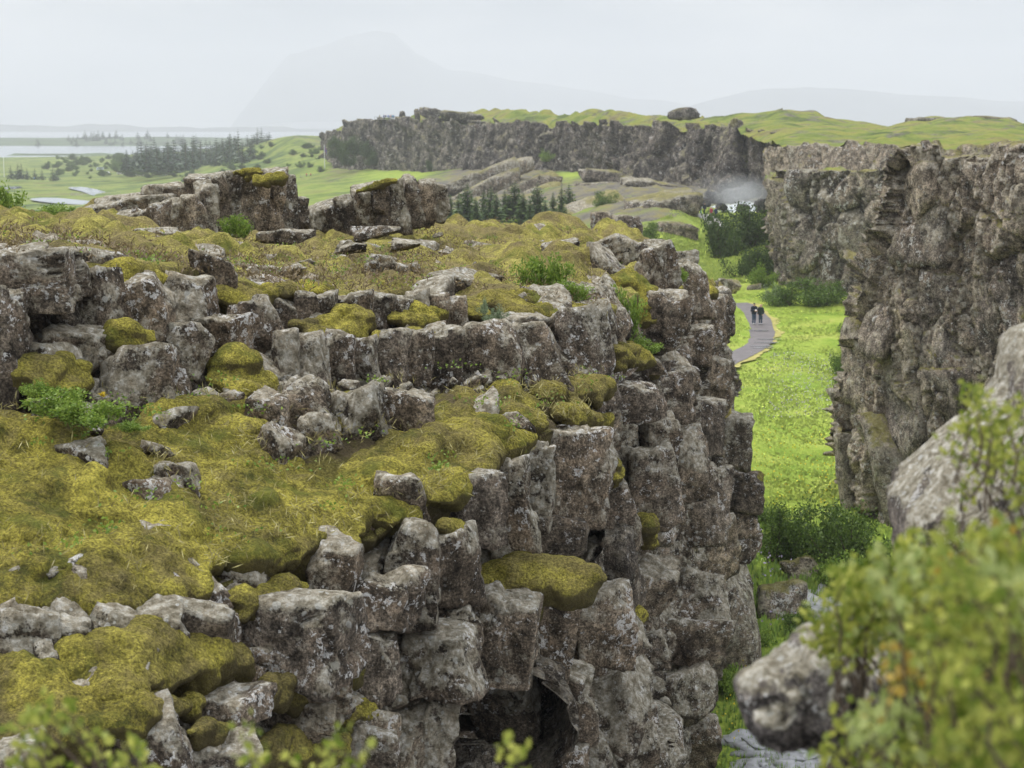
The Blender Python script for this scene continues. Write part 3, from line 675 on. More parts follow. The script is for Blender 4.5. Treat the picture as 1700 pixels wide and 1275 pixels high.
moss([(1004, 768), (1030, 765), (1052, 790), (1050, 806), (1008, 802)], 'rounded moss clump above the leaning white spotted block', .3, h=.036, seed=16, off=.6)
moss([(1050, 862), (1085, 855), (1102, 878), (1080, 905), (1052, 905)], 'moss clump right of the leaning white spotted block', .32, h=.036, seed=17, off=.8)
moss([(1002, 575), (1060, 572), (1128, 590), (1130, 602), (1070, 606), (1010, 590)], 'long moss cushion on the cliff shelf by the ridge corner', .36, h=.036, seed=18, off=.4)
moss([(492, 535), (545, 530), (600, 520), (615, 540), (570, 562), (525, 566)], 'moss cushion draped over the short column row', .32, h=.036, seed=19, off=.4)
moss([(618, 560), (670, 545), (755, 560), (760, 580), (690, 575), (650, 585)], 'twin moss cushion on the middle columns', .28, h=.036, seed=20, off=.4)
moss([(345, 600), (400, 595), (445, 625), (440, 650), (390, 655), (365, 635)], 'moss bulge beside the dark hole in the scarp', .32, h=.036, seed=21, off=.25)
moss([(175, 552), (220, 545), (255, 562), (240, 578), (195, 580)], 'little moss pad between the rust spotted boulder and pale boulder', .24, h=.036, seed=22, off=.3)
moss([(165, 450), (210, 445), (278, 450), (262, 470), (195, 478)], 'moss cap on top of the rust spotted boulder', .28, h=.036, seed=23, off=.3)
moss([(352, 478), (400, 470), (430, 495), (425, 512), (375, 505)], 'moss drape beside the tilted angular boulder', .28, h=.036, seed=24, off=.3)
moss([(415, 468), (480, 465), (490, 485), (430, 490)], 'moss hump at the upper brow beside the bare soil', .26, h=.036, seed=25, off=.3)
moss([(600, 455), (660, 450), (730, 488), (690, 492), (620, 480)], 'moss drape above the short column row', .32, h=.036, seed=26, off=.3)
moss([(500, 468), (548, 462), (550, 480), (505, 485)], 'round moss knob on the upper brow', .26, h=.036, seed=27, off=.2)
moss([(525, 680), (560, 660), (640, 655), (690, 662), (600, 672), (560, 705), (530, 712)], 'moss collar behind the crusty pale lichen boulder', .26, h=.036, seed=28, off=.1)
moss([(738, 505), (800, 500), (805, 522), (745, 522)], 'moss shelf under the lichened upper rocks', .25, h=.036, seed=29, off=.2)
moss([(900, 505), (985, 505), (990, 535), (920, 525)], 'bright moss on the block behind the willow', .3, h=.036, seed=30, off=.2)
moss([(1172, 672), (1195, 668), (1216, 692), (1190, 695)], 'moss patch on the white streaked corner block', .4, h=.08, seed=31, D=49.5, off=.2)
moss([(1152, 462), (1172, 460), (1186, 492), (1165, 496)], 'moss streak down the ridge corner top', .5, h=.09, seed=32, D=48, off=.2)
moss([(1234, 788), (1258, 786), (1260, 798), (1238, 802)], 'moss cap on the black overhanging block', .35, h=.08, seed=33, D=50.8, off=.1)
moss([(568, 1170), (610, 1162), (625, 1185), (575, 1198)], 'moss lump between the low cliff blocks', .22, h=.034, seed=34, off=.3)
moss([(440, 1128), (505, 1120), (508, 1142), (445, 1152)], 'moss lump below the lichen capped boulder', .22, h=.034, seed=35, off=.45)
moss([(568, 1062), (592, 1058), (602, 1090), (580, 1112)], 'upright moss wad beside the lichen capped boulder', .22, h=.034, seed=36, off=.35)
moss([(1044, 1012), (1080, 1008), (1086, 1024), (1050, 1032)], 'moss dab at the end of the overhanging slab', .25, h=.036, seed=37, off=.3)
moss([(925, 1245), (962, 1240), (972, 1262), (935, 1272)], 'moss dab at the floor of the dark cave', .24, h=.036, seed=38, off=.3)
moss([(735, 865), (775, 870), (780, 885), (745, 882)], 'dark moss shred below the moss sheet', .2, h=.034, seed=39, off=.3)

moss([(1008, 452), (1056, 448), (1084, 486), (1072, 540), (1034, 530), (1004, 490)], 'yellow moss apron above the smooth bulging boulder', .5, h=.06, seed=61, D=36.6, flat=.4)
moss([(820, 472), (900, 484), (940, 508), (870, 524), (800, 504)], 'moss hummock on the heath edge behind the big pale boulder', .4, h=.055, seed=62, off=.1)
moss([(640, 505), (700, 500), (740, 520), (690, 535), (645, 528)], 'moss fold above the middle columns', .28, h=.045, seed=63, off=.35)
moss([(940, 640), (1000, 630), (1040, 645), (990, 660)], 'moss strip under the long cliff shelf cushion', .26, h=.04, seed=64, off=.45)
moss([(20, 600), (80, 590), (140, 610), (120, 640), (50, 640)], 'dark green moss behind the bright herbs by the pillar', .28, h=.045, seed=65, off=.3)
moss([(280, 430), (340, 425), (380, 440), (330, 455), (285, 448)], 'moss roll behind the tilted angular boulder', .28, h=.045, seed=66, off=.2)
# ------------------------------------------------------------------ ground of the gorge, the slopes and the rift valley
GP = []   # (x, y, z, green, rocky)
def gp(px, py, D, g=1.0, r=0.0): q = P(px, py, D); GP.append((q[0], q[1], q[2], g, r))
def gx(x, y, z, g=0.5, r=0.0): GP.append((x, y, z, g, r))
for a in ((1165, 1262, 45), (1300, 1235, 45.5), (1380, 1010, 59), (1200, 965, 63), (1300, 905, 70), (1420, 880, 72), (1300, 765, 88), (1390, 770, 88), (1250, 655, 110), (1370, 650, 110), (1215, 600, 124), (1300, 600, 124),
          (1400, 600, 126), (1260, 541, 146), (1400, 525, 150), (1210, 530, 148), (1230, 505, 160), (1350, 484, 168), (1430, 472, 172), (1500, 470, 172), (1200, 474, 172), (1250, 445, 190), (1290, 425, 195),
          (1170, 437, 205), (1230, 412, 215), (1285, 400, 215), (1150, 402, 222), (1200, 388, 240), (1180, 371, 256), (1280, 366, 255), (1140, 360, 262), (1170, 355, 278), (1220, 352, 285), (1275, 350, 290)): gp(*a)
for a in ((1100, 425, 190, .5, .5), (1060, 410, 195, .5, .5), (1130, 352, 250, .6, .5), (1085, 352, 255, .4, .7), (1000, 335, 300, .3, .8), (960, 325, 330, .3, .8), (1100, 318, 320, .3, .8), (1150, 338, 300, .4, .7), (1040, 380, 230, .6, .3),
          (1270, 338, 305, .3, .8), (1170, 328, 335, .3, .9), (1080, 306, 390, .3, .9), (1000, 292, 430, .3, .9), (900, 287, 480, .4, .8), (950, 290, 440, 1, 0), (760, 282, 570, .5, .6), (690, 290, 600, 1, 0), (640, 285, 650, .9, .2), (560, 282, 730, .5, .5),
          (850, 335, 380, .3, .9), (850, 305, 420, .2, 1), (850, 385, 300, .5, .3), (740, 330, 430, .4, .7), (740, 375, 300, .5, .3), (650, 315, 500, .5, .5), (600, 335, 430, .6, .2), (520, 305, 600, .7, .1), (520, 335, 450, .7, .2), (500, 355, 330, .6, .2),
          (539, 281, 760, .8, .1), (500, 292, 740, .7, .1), (545, 303, 640, .6, .3), (490, 226, 1000, .5, .3), (450, 233, 1050, .5, .2), (400, 246, 1150, .5, 0), (520, 240, 960, .5, .4), (440, 262, 980, .5, 0), (470, 285, 800, .6, 0),
          (350, 280, 1000, .5, 0), (400, 300, 800, .6, 0), (600, 240, 900, .4, .5), (800, 260, 900, .4, .5), (1000, 260, 800, .4, .5)): gp(*a)
for x, y in ((-1200, 900), (-900, 400), (-600, 700), (-600, 1200), (-420, 500), (-420, 1000), (-380, 1400), (-250, 350), (-250, 650), (-280, 850), (-250, 1250), (-150, 200), (-150, 500), (-130, 350), (-500, 200), (-900, 1500), (-60, 250), (-100, 120)):
    gx(x, y, -34.0 + (1.2 if (x * 7 + y) % 3 else 0), 0.62, 0)
for x, y, z in ((-12, 80, -9), (-30, 80, -20), (0, 90, -13), (3, 130, -17), (-20, 140, -24), (0, 200, -21), (10, 170, -15.5), (-8, 40, -14), (-20, 20, -22), (4, 30, -19), (12, 38, -18), (30, 40, -18), (60, 60, -18), (60, 120, -16), (60, 180, -12), (45, 180, -13.5), (90, 300, -5), (60, 280, -11), (200, 500, -5), (400, 700, -5), (200, 900, -8), (0, 1000, -8), (0, 1500, -20), (600, 1500, -10)): gx(x, y, z)
GPA = np.array(GP)
def rbf_fit(XY, vals):
    d = np.linalg.norm(XY[:, None] - XY[None], axis=2); n = len(XY)
    A = np.zeros((n + 3, n + 3)); A[:n, :n] = -d + np.eye(n) * -1e-3; A[:n, n] = 1; A[:n, n + 1:] = XY; A[n, :n] = 1; A[n + 1:, :n] = XY.T
    b = np.zeros((n + 3, vals.shape[1])); b[:n] = vals
    return np.linalg.lstsq(A, b, rcond=None)[0]
def warp(xy): # compress distance so near detail counts as much as far
    xy = np.asarray(xy, float); y = np.maximum(xy[..., 1], 5.0); return np.stack([xy[..., 0] / (y + 40) * 6, np.log(y + 20)], -1)
GXY = warp(GPA[:, :2]); GW = rbf_fit(GXY, GPA[:, 2:5])
def ground(xy):
    """z, green, rocky at plan points"""
    q = warp(np.asarray(xy, float).reshape(-1, 2)); out = []
    for i in range(0, len(q), 20000):
        c = q[i:i + 20000]; d = -np.linalg.norm(c[:, None] - GXY[None], axis=2)
        out.append(d @ GW[:-3] + GW[-3] + c @ GW[-2:])
    return np.concatenate(out)
def gz(x, y): return float(ground([[x, y]])[0, 0])
def ground_hit(px, py, d0=30, d1=1600):
    """where a photo ray meets the ground"""
    ds = np.geomspace(d0, d1, 500); q = P(np.full(500, px), np.full(500, py), ds); g = ground(q[:, :2])[:, 0]
    i = int(np.argmax(q[:, 2] < g)); return q[i] if q[i, 2] < g[i] else q[-1]
PATH = [(1150, 640, 115), (1190, 616, 120), (1215, 600, 125), (1240, 588, 129), (1262, 574, 134), (1266, 560, 140), (1264, 545, 146), (1258, 532, 151), (1246, 521, 156), (1236, 514, 159), (1225, 511, 160)]
PTH = np.array([P(a, b, c) for i, (a, b, c) in enumerate(PATH)])
nu, nv = 460, 420
U = np.linspace(-0.55, 0.5, nu); Yv = np.geomspace(28, 1700, nv)
gy = np.repeat(Yv[:, None], nu, 1); gxv = U[None] * gy
xy = np.stack([gxv, gy], -1).reshape(-1, 2); G3 = ground(xy)
zz = G3[:, 0]; green = np.clip(G3[:, 1], 0, 1); rocky = np.clip(G3[:, 2], 0, 1)
q3 = np.stack([xy[:, 0], xy[:, 1], zz], -1)
lump = fbm(q3 * np.array([.35, .35, .35]), 4, 21) * 0.22 + rocky * (np.abs(fbm(q3 * .16, 5, 23)) * -3.2 + 1.0 + fbm(q3 * .5, 3, 4) * .5) * np.clip((xy[:, 1] - 120) / 150, 0, 1)
dpath = np.sqrt(np.min((xy[:, None, 0] - PTH[None, :, 0]) ** 2 + (.5 * (xy[:, None, 1] - PTH[None, :, 1])) ** 2, axis=1)); lump = lump * np.clip((dpath - 2.2) / 3, 0, 1)
vmask = np.clip((xy[:, 1] - 300) / 200, 0, 1) * np.clip(-(zz + 25) / 6, 0, 1)
zz = zz + lump * (1 - vmask * .9) + vmask * fbm(q3 * .02, 4, 31) * 0.35
me = new_mesh('grass_ground', np.stack([xy[:, 0], xy[:, 1], zz], -1), grid_faces(nv, nu)); set_attr(me, 'green', green); set_attr(me, 'rocky', rocky)
def ground_material():
    b = NB('meadow and lava ground'); p = b.pos(); g = b.attr('green'); r = b.attr('rocky')
    n1 = b.noise(p, 0.22, 6, 0.6); n2 = b.noise(p, 3.0, 8, 0.7); n3 = b.noise(p, 0.035, 7, 0.6)
    lush = b.ramp(b.math('ADD', b.math('MULTIPLY', n1, .6), b.math('MULTIPLY', n2, .4)), (0.36, (0.12, 0.2, 0.02)), (0.46, (0.2, 0.275, 0.034)), (0.54, (0.255, 0.32, 0.05)), (0.64, (0.33, 0.335, 0.08)))
    dull = b.ramp(b.math('ADD', b.math('MULTIPLY', n3, .7), b.math('MULTIPLY', n1, .3)), (0.38, (0.035, 0.065, 0.02)), (0.46, (0.085, 0.12, 0.026)), (0.53, (0.18, 0.22, 0.045)), (0.6, (0.13, 0.13, 0.045)), (0.68, (0.1, 0.085, 0.04)))
    col = b.mix(b.ramp(g, (0.62, 0.0), (0.9, 1.0)), dull, lush)
    rk = b.ramp(b.math('ADD', b.math('MULTIPLY', n2, .5), b.math('MULTIPLY', n1, .5)), (0.36, (0.055, 0.05, 0.042)), (0.5, (0.13, 0.118, 0.1)), (0.62, (0.19, 0.17, 0.145)))
    rk = b.mix(b.ramp(n1, (0.46, 0.0), (0.6, 0.8)), rk, (0.17, 0.15, 0.045))
    rm = b.math('ADD', r, b.math('MULTIPLY', b.math('SUBTRACT', b.noise(p, 0.1, 7, 0.65), 0.5), 2.0))
    col = b.mix(b.ramp(rm, (0.35, 0.0), (0.62, 1.0)), col, rk)
    h = b.math('ADD', n2, b.math('MULTIPLY', n1, 1.5))
    return b.finish(col, 0.95, b.bump(h, 0.7, 0.25), 0.15)
M['ground'] = ground_material()
tag(obj('grass_ground', me, M['ground']), 'bright green gorge floor and grassy rift valley', None, None, 'structure')

# ------------------------------------------------------------------ lake, far shore, mountains
def water_material(name, col, rough=0.12, bump=0.02, s=0.05):
    b = NB(name); p = b.pos((s, s * .35, s)); n = b.noise(p, 6.0, 5, 0.6)
    return b.finish(col, rough, b.bump(n, 0.3, bump), 0.5)
M['lake'] = water_material('lake water', (0.16, 0.19, 0.21), 0.16)
M['stream'] = water_material('stream water', (0.12, 0.15, 0.17), 0.08, s=.3)
LZ = -35.2
me = new_mesh('lake', np.array([[-9000, 1500, LZ], [3000, 1500, LZ], [3000, 13000, LZ], [-9000, 13000, LZ]]), [[0, 1, 2, 3]], False)
tag(obj('lake', me, M['lake']), 'pale grey lake behind the valley meadows', None, None, 'structure')
def terrain_strip(name, x0, x1, y0, y1, nx, ny, zf, mat, label):
    X, Y = np.meshgrid(np.linspace(x0, x1, nx), np.linspace(y0, y1, ny)); Z = zf(X, Y)
    me = new_mesh(name, np.stack([X, Y, Z], -1).reshape(-1, 3), grid_faces(ny, nx)); return tag(obj(name, me, mat), label, None, None, 'structure')
M['shore'] = plain('far wooded shore', (0.05, 0.075, 0.03), 0.95, 0.6, 0.02)
def head(X, Y):   # wooded tongue of land in the lake
    n = fbm(np.stack([X * .006, Y * .006, X * 0], -1), 4, 3)
    t = np.clip(1 - np.abs((Y - 2950 + 0.12 * X) / 420), 0, 1) * np.clip((X + 2200) / 300, 0, 1)
    return LZ - 3 + t * (10 + 6 * n + 5 * np.exp(-((X + 690) / 190) ** 2)) 
terrain_strip('headland', -2200, 500, 2300, 3600, 120, 40, head, M['shore'], 'low wooded headland across the lake')
def spit(X, Y):
    return LZ - 1 + np.clip(1 - np.abs((Y - 1860 + .1 * X) / 55), 0, 1) * (2.6 + 2 * fbm(np.stack([X * .02, Y * .02, X * 0], -1), 3, 5)) * np.clip(np.sin(X * .021) + .75, 0, 1)
terrain_strip('islet_spit', -560, -250, 1780, 1990, 120, 26, spit, M['shore'], 'thin grassy islets off the lake shore')
M['mount'] = plain('distant mountain', (0.07, 0.075, 0.075), 0.95, 0.5, 0.002)
def far_sky_line(name, pts, D, depth, label):
    px = np.array([a for a, _ in pts], float); py = np.array([b for _, b in pts], float)
    a = np.linspace(px[0], px[-1], 160); top = P(a, np.interp(a, px, py), D); rows = []
    top[:, 2] += fbm(np.stack([a * .02, a * 0, a * 0], -1), 4, 8) * D * .0016
    base = LZ - 2
    for t in np.linspace(0, 1, 14):
        r = top.copy(); r[:, 1] += (t - .45) * depth; r[:, 0] *= 1 + (t - .45) * depth / D
        f = math.sin(math.pi * min(1, max(0, t * .9 + .05))) ** 1.3; r[:, 2] = base + (top[:, 2] - base) * f / math.sin(math.pi * .455) ** 1.3 * (1 + .05 * fbm(r * .002, 3, 9)); r[:, 2] = np.minimum(r[:, 2], np.maximum(top[:, 2], base)); rows.append(r)
    G = np.stack(rows); me = new_mesh(name, G.reshape(-1, 3), grid_faces(14, 160)); return tag(obj(name, me, M['mount']), label, None, None, 'structure')
far_sky_line('mountain', [(380, 213), (430, 150), (480, 90), (520, 78), (575, 58), (620, 50), (655, 56), (690, 88), (740, 112), (800, 122), (850, 132), (900, 140), (1000, 152), (1050, 163), (1120, 170), (1200, 182)], 12300, 2600, 'faint peaked mountain lost in haze beyond the far cliff')
far_sky_line('mountain', [(1080, 200), (1150, 172), (1200, 160), (1240, 151), (1290, 144), (1340, 145), (1420, 150), (1500, 155), (1600, 162), (1700, 170), (1900, 185)], 10200, 1500, 'long flat topped mountain faint behind the grassy plateau')
far_sky_line('far_shore', [(-300, 200), (-100, 203), (0, 205), (100, 207), (250, 209), (400, 211), (560, 213), (700, 213)], 7600, 700, 'low hazy shore line at the far end of the lake')
# ------------------------------------------------------------------ the gorge's other walls
def loft_wall(name, cols, parent, mat, step, relief, freq, seed, sc_=1.0, stretch=(1, 1, .55), crown=None):
    """cols: (px, D, top_y, bottom_y); dense face with joint relief from cell noise"""
    c = np.array(cols, float); A = P(c[:, 0], c[:, 2], c[:, 1]); B = P(c[:, 0], c[:, 3], c[:, 1] * 0.985)
    s = np.concatenate([[0], np.cumsum(np.linalg.norm(np.diff((A + B) / 2, axis=0), axis=1))]); n = max(3, int(s[-1] / step)); t = np.linspace(0, s[-1], n)
    A = np.stack([np.interp(t, s, A[:, k]) for k in range(3)], -1); B = np.stack([np.interp(t, s, B[:, k]) for k in range(3)], -1)
    m = max(3, int(np.linalg.norm(A - B, axis=1).mean() / step)); v = np.linspace(0, 1, m)[:, None, None]
    G = (A[None] * (1 - v) + B[None] * v).astype(np.float32)
    V = G.reshape(-1, 3); F = grid_faces(m, n); nr = vert_normals(V, F); fl = (nr * V).sum(1) > 0; nr[fl] *= -1
    j, hid = joint_relief(V * np.asarray(stretch, np.float32) * freq, seed, (1.0, .42, .16), (.9, .5, .22))
    dsp = j + fbm(V * freq * .3, 3, seed) * 1.1 + fbm(V * freq * 6, 3, seed) * .12
    V = V + nr * (dsp * relief)[:, None]
    # ragged top edge
    top = np.repeat(np.linspace(1, 0, m)[:, None], n, 1).reshape(-1) ** 3
    V[:, 2] += top * (hid - .5) * relief * 1.1
    # top of the wall runs back from its ragged brow
    T = V[:n].copy(); rows = [T + np.array([0, dy, -dz]) * sc_ + np.array([dy * .12 * sc_, 0, 0]) + np.stack([0 * T[:, 0], 0 * T[:, 0], fbm(T * freq * 2 + dy, 3, seed) * relief * .35], -1) for dy, dz in ((.8, -.05), (2, .05), (4, .3), (8, .9))]
    V = np.concatenate([np.concatenate(rows[::-1]), V]).astype(np.float32); F = grid_faces(m + 4, n)
    me = new_mesh(name, V, F, False); o = obj(name, me, mat)
    if parent is not None: under(o, parent)
    return o, A, B
def wall_seeds(cols, sp, asp, tries, t0=0.0, t1=1.0):
    c = np.array(cols, float); pts, nrm, sps = [], [], []
    for _ in range(tries):
        a = random.uniform(c[0, 0], c[-1, 0]); t = random.uniform(t0, t1); f = lambda a, t: P(a, np.interp(a, c[:, 0], c[:, 2]) * (1 - t) + np.interp(a, c[:, 0], c[:, 3]) * t, np.interp(a, c[:, 0], c[:, 1]))
        p = f(a, t); s = (sp() if callable(sp) else sp) * random.uniform(.8, 1.25)
        if pts:
            d = (np.array(pts) - p) / np.asarray(asp)
            if (np.einsum('ij,ij->i', d, d) < s * s).any(): continue
        n = unit(np.cross(f(a, min(1, t + .02)) - p + np.array([0, 0, -1e-3]), f(a + 3, t) - p)); n = -n if np.dot(n, p) > 0 else n
        pts.append(p); nrm.append(n); sps.append(s)
    return np.array(pts), np.array(nrm), np.array(sps)
def buttress(name, cols, left, topl, y0, y1, step, parent, mat, relief, freq, seed, stretch, x0, amps=(1.0, .45, .2), crack=(1.0, .55, .25)):
    # a free standing wall: its face turns back into the rock along its left outline and over its top
    c = np.array(cols, float); px, py = np.meshgrid(np.arange(x0, c[-1, 0], step), np.arange(y0, y1, step)); xl = np.interp(py, [a for a, _ in left], [b for _, b in left]); yt = np.interp(px, [a for a, _ in topl], [b for _, b in topl])
    D = np.interp(px, c[:, 0], c[:, 1]); ex = np.maximum(xl - px, 0); ey = np.maximum(yt - py, 0); m2 = D / FPX
    V = P(np.maximum(px, xl) + ex * .25, np.maximum(py, yt), D + ex * m2 * 2.2 + ey * m2 * 2.5).reshape(-1, 3).astype(np.float32); F = grid_faces(*px.shape); nr = vert_normals(V, F); fl = (nr * V).sum(1) > 0; fl &= (ex + ey).reshape(-1) == 0; nr[fl] *= -1
    g = nr.reshape(px.shape + (3,)).copy()
    if g[..., 1].mean() > 0: g *= -1
    for _ in range(6): g[1:-1, 1:-1] = (g[2:, 1:-1] + g[:-2, 1:-1] + g[1:-1, 2:] + g[1:-1, :-2]) / 4
    nr = g.reshape(-1, 3); nr /= np.linalg.norm(nr, axis=1, keepdims=True) + 1e-6
    j, hid = joint_relief(V * np.asarray(stretch, np.float32) * freq, seed, amps, crack); V = V + nr * ((j + fbm(V * freq * .35, 3, seed) * .8 + fbm(V * freq * 7, 3, seed) * .08) * relief * np.where(ey.reshape(-1) > 0, .3, 1) * np.clip(1 - (30 - (py - yt).reshape(-1)) / 60, .55, 1))[:, None]
    o = obj(name, new_mesh(name, V, F, False), mat); return under(o, parent)
# right wall, near
RW = [(1398, 78, 655, 835), (1412, 76.5, 600, 840), (1428, 75, 505, 850), (1445, 74, 455, 860), (1480, 72.5, 395, 870), (1492, 72, 300, 880), (1512, 71, 246, 885), (1560, 70, 243, 890), (1600, 69, 262, 900), (1640, 68, 262, 910), (1660, 67, 240, 920), (1720, 65, 236, 950), (1800, 62, 232, 990)]
rwall = tag(empty('gorge_wall', P(1550, 830, 72)), 'tall grey lava wall with pale spots right of the gorge meadow', None, None, 'structure')
buttress('wall_core', [(1300, 80), (1398, 77), (1445, 74), (1512, 71), (1600, 69), (1660, 67), (1820, 61)], [(200, 1514), (246, 1512), (300, 1492), (395, 1478), (455, 1443), (505, 1424), (560, 1430), (585, 1430), (600, 1410), (655, 1394), (750, 1396), (800, 1402), (850, 1440), (1000, 1470)], [(1380, 240), (1512, 243), (1556, 242), (1562, 262), (1650, 262), (1658, 238), (1820, 232)], 190, 1000, 2.6, rwall, M['rock_wall'], .85, .3, 5, (1, 1, .45), 1330)
capf = lambda W: (lambda p: P(to_px(p)[0], np.interp(to_px(p)[0], [a for a, *_ in W], [q[2] for q in W]), p[1])[2])
p_, n_, s_ = wall_seeds(RW, lambda: random.choice((1.4, 2.0, 2.8)), (1, 1, 1.4), 110, .06, .97)
voronoi_blocks(p_, n_, s_, rwall, M['rock_wall'], 4, k=110, rough=0.06, jut=0.16, zs=1.6, gap=.015, cap=capf(RW), ncut=1)
# middle wall behind it
MW = [(1284, 176, 302, 425), (1300, 172, 286, 435), (1330, 169, 288, 455), (1345, 168, 292, 475), (1380, 165, 286, 495), (1440, 161, 284, 500), (1500, 157, 276, 505), (1560, 152, 270, 510)]
mwall = tag(empty('gorge_wall', P(1400, 470, 165)), 'squat blocky lava wall above the grassy bank and willows', None, None, 'structure')
buttress('wall_core', [(1230, 182), (1284, 176), (1345, 168), (1440, 161), (1580, 150)], [(250, 1296), (285, 1294), (302, 1286), (360, 1282), (425, 1284), (500, 1310)], [(1270, 300), (1296, 286), (1330, 290), (1380, 284), (1440, 286), (1500, 278), (1580, 270)], 262, 505, 1.8, mwall, M['rock_mid'], 1.2, .22, 15, (1, 1, .45), 1250)
p_, n_, s_ = wall_seeds(MW, lambda: random.choice((1.5, 2.2, 3.0)), (1, 1, 1.4), 90, .06, .95)
voronoi_blocks(p_, n_, s_, mwall, M['rock_mid'], 3, k=90, rough=0.07, jut=0.18, zs=1.5, gap=.015, cap=capf(MW), ncut=1)
UW = [(1268, 252, 246, 300), (1300, 240, 240, 300), (1360, 232, 236, 296), (1440, 222, 238, 292), (1520, 212, 242, 290), (1620, 205, 244, 290), (1740, 196, 244, 290)]
loft_wall('upper_tier', UW, mwall, M['rock_mid'], 0.4, 0.9, 0.26, 18)
def shelf(name, front, back, mat, lump, parent, n=70, m=26, fr=.2):
    f = np.array(front, float); b = np.array(back, float); t = np.linspace(0, 1, n)
    def res(a):
        s = np.linspace(0, 1, len(a)); return np.stack([np.interp(t, s, a[:, k]) for k in range(3)], -1)
    f, b = res(f), res(b); v = np.linspace(0, 1, m)[:, None, None]; A = P(f[:, 0], f[:, 1], f[:, 2]); B = P(b[:, 0], b[:, 1], b[:, 2])
    o = surf(name, A[None] * (1 - v) + B[None] * v, mat, lump, fr, 6, None)
    return under(o, parent) if parent else o
M['plateau'] = None
def plateau_material():
    b = NB('grassy lava plateau'); p = b.pos(); n1 = b.noise(p, .09, 7, .62); n2 = b.noise(p, .9, 8, .7)
    col = b.ramp(n1, (.36, (.06, .085, .02)), (.46, (.13, .165, .03)), (.56, (.19, .19, .04)), (.66, (.14, .12, .06)))
    col = b.mix(b.ramp(b.noise(p, .16, 7, .65), (.54, 0), (.63, .9)), col, b.ramp(n2, (.35, (.05, .046, .04)), (.65, (.16, .145, .12))))
    col = b.mix(.5, col, b.ramp(n2, (.3, .6), (.7, 1.35)), 'MULTIPLY')
    return b.finish(col, .95, b.bump(n2, .7, .5), .15)
M['plateau'] = plateau_material()
shelf('wall_shelf', [(1284, 322, 180), (1300, 306, 176), (1380, 306, 169), (1480, 298, 162), (1580, 290, 155)], [(1268, 296, 250), (1300, 294, 238), (1380, 290, 228), (1500, 288, 214), (1640, 286, 200)], M['plateau'], .9, mwall)
# far wall
FW = [(536, 790, 226, 262), (545, 770, 218, 268), (552, 755, 218, 282), (572, 735, 212, 286), (576, 725, 204, 288), (606, 700, 201, 290), (640, 668, 199, 296), (700, 625, 200, 300), (760, 580, 202, 304), (830, 540, 203, 306), (892, 505, 204, 306), (900, 500, 208, 304), (925, 500, 214, 300), (945, 478, 206, 306),
      (1000, 445, 204, 312), (1060, 418, 208, 326), (1110, 398, 210, 334), (1150, 372, 208, 342), (1185, 358, 204, 350), (1215, 348, 206, 352), (1240, 350, 216, 352), (1255, 345, 226, 352), (1262, 322, 222, 356), (1300, 300, 232, 366)]
fwall = tag(empty('far_cliff', P(900, 300, 520)), 'long dark columnar cliff running behind the spruces to the waterfall', None, None, 'structure')
loft_wall('cliff_face', FW, fwall, M['rock_far'], 0.55, 2.4, 0.13, 25, stretch=(1, 1, .62))
FT = [(a, c + 15, b + 6) for a, b, c, _ in FW]
shelf('cliff_top', FT, [(536, 224, 860), (560, 214, 800), (600, 205, 760), (640, 199, 730), (690, 196, 700), (700, 184, 690), (760, 187, 640), (830, 181, 610), (862, 180, 590), (900, 184, 570), (930, 190, 560), (1000, 187, 520), (1060, 187, 500), (1105, 195, 480), (1160, 197, 470), (1200, 195, 450), (1240, 190, 440), (1300, 187, 430)], M['plateau'], 1.3, fwall, 260, 40, .09)
shelf('grass_plateau', [(1255, 232, 300), (1300, 240, 245), (1400, 240, 232), (1500, 244, 216), (1700, 248, 200), (1800, 248, 190)], [(1180, 197, 460), (1240, 190, 445), (1300, 186.5, 430), (1350, 190, 430), (1400, 199, 430), (1480, 208, 420), (1520, 204, 420), (1560, 198, 415), (1620, 197, 410), (1670, 201, 405), (1720, 212, 400), (1800, 220, 400)], M['plateau'], .8, None, 160, 60, .08)
tag(bpy.data.objects['grass_plateau'], 'green and ochre grassy lava plateau above the right walls', None, None, 'structure')
def stone_on_ground(x0, y0, x1, y1, mat, label, **kw):
    D = float(ground_hit((x0 + x1) / 2, y1 - 3)[1]); o = block_at(x0, y0, x1, y1, D, mat, label, **kw); o.location[2] -= .15 * (y1 - y0) * D / FPX; return o
def block_at(x0, y0, x1, y1, D, mat, label=None, name='boulder', cat='boulder', group=None, deep=.8, sub=3, roll=0, rough=.06, parent=None, k=20, cuts=3, tilt=.12, yaw=0.2):
    w, h = (x1 - x0) * D / FPX, (y1 - y0) * D / FPX; d = w * deep; sd = int(x0 * 7 + y0 * 13 + D)
    N, O = box_planes(w, d, h, tilt, cuts, sd); Rm = np.array(Matrix.Rotation(yaw, 3, 'Z') @ Matrix.Rotation(roll, 3, 'Y')); N = [Rm @ n for n in N]
    c = P((x0 + x1) / 2, (y0 + y1) / 2, D); me = rock_mesh(name, N, O, (w * .55, d * .55, h * .55), sub, k, rough, 2.2 / max(w, h), sd % 900, c, M[mat]); o = obj(name, me); o.location = c
    if label: tag(o, label, cat, group)
    if parent is not None: under(o, parent)
    return o
block_at(663, 184, 673, 200, 668, 'rock_far', 'slim rock stack with a green cap beside the viewing platform', 'rock_stack', cuts=1)
block_at(688, 181, 697, 201, 655, 'rock_far', 'narrow upright rock stack on the far cliff rim', 'rock_stack', cuts=1)
block_at(697, 179, 730, 196, 650, 'rock_far', 'flat topped rock bastion on the far cliff rim', 'rock_stack', deep=1.2, cuts=1)
block_at(728, 186, 800, 204, 600, 'rock_far', 'long low rock step on the far cliff rim', 'rock_stack', cuts=2)
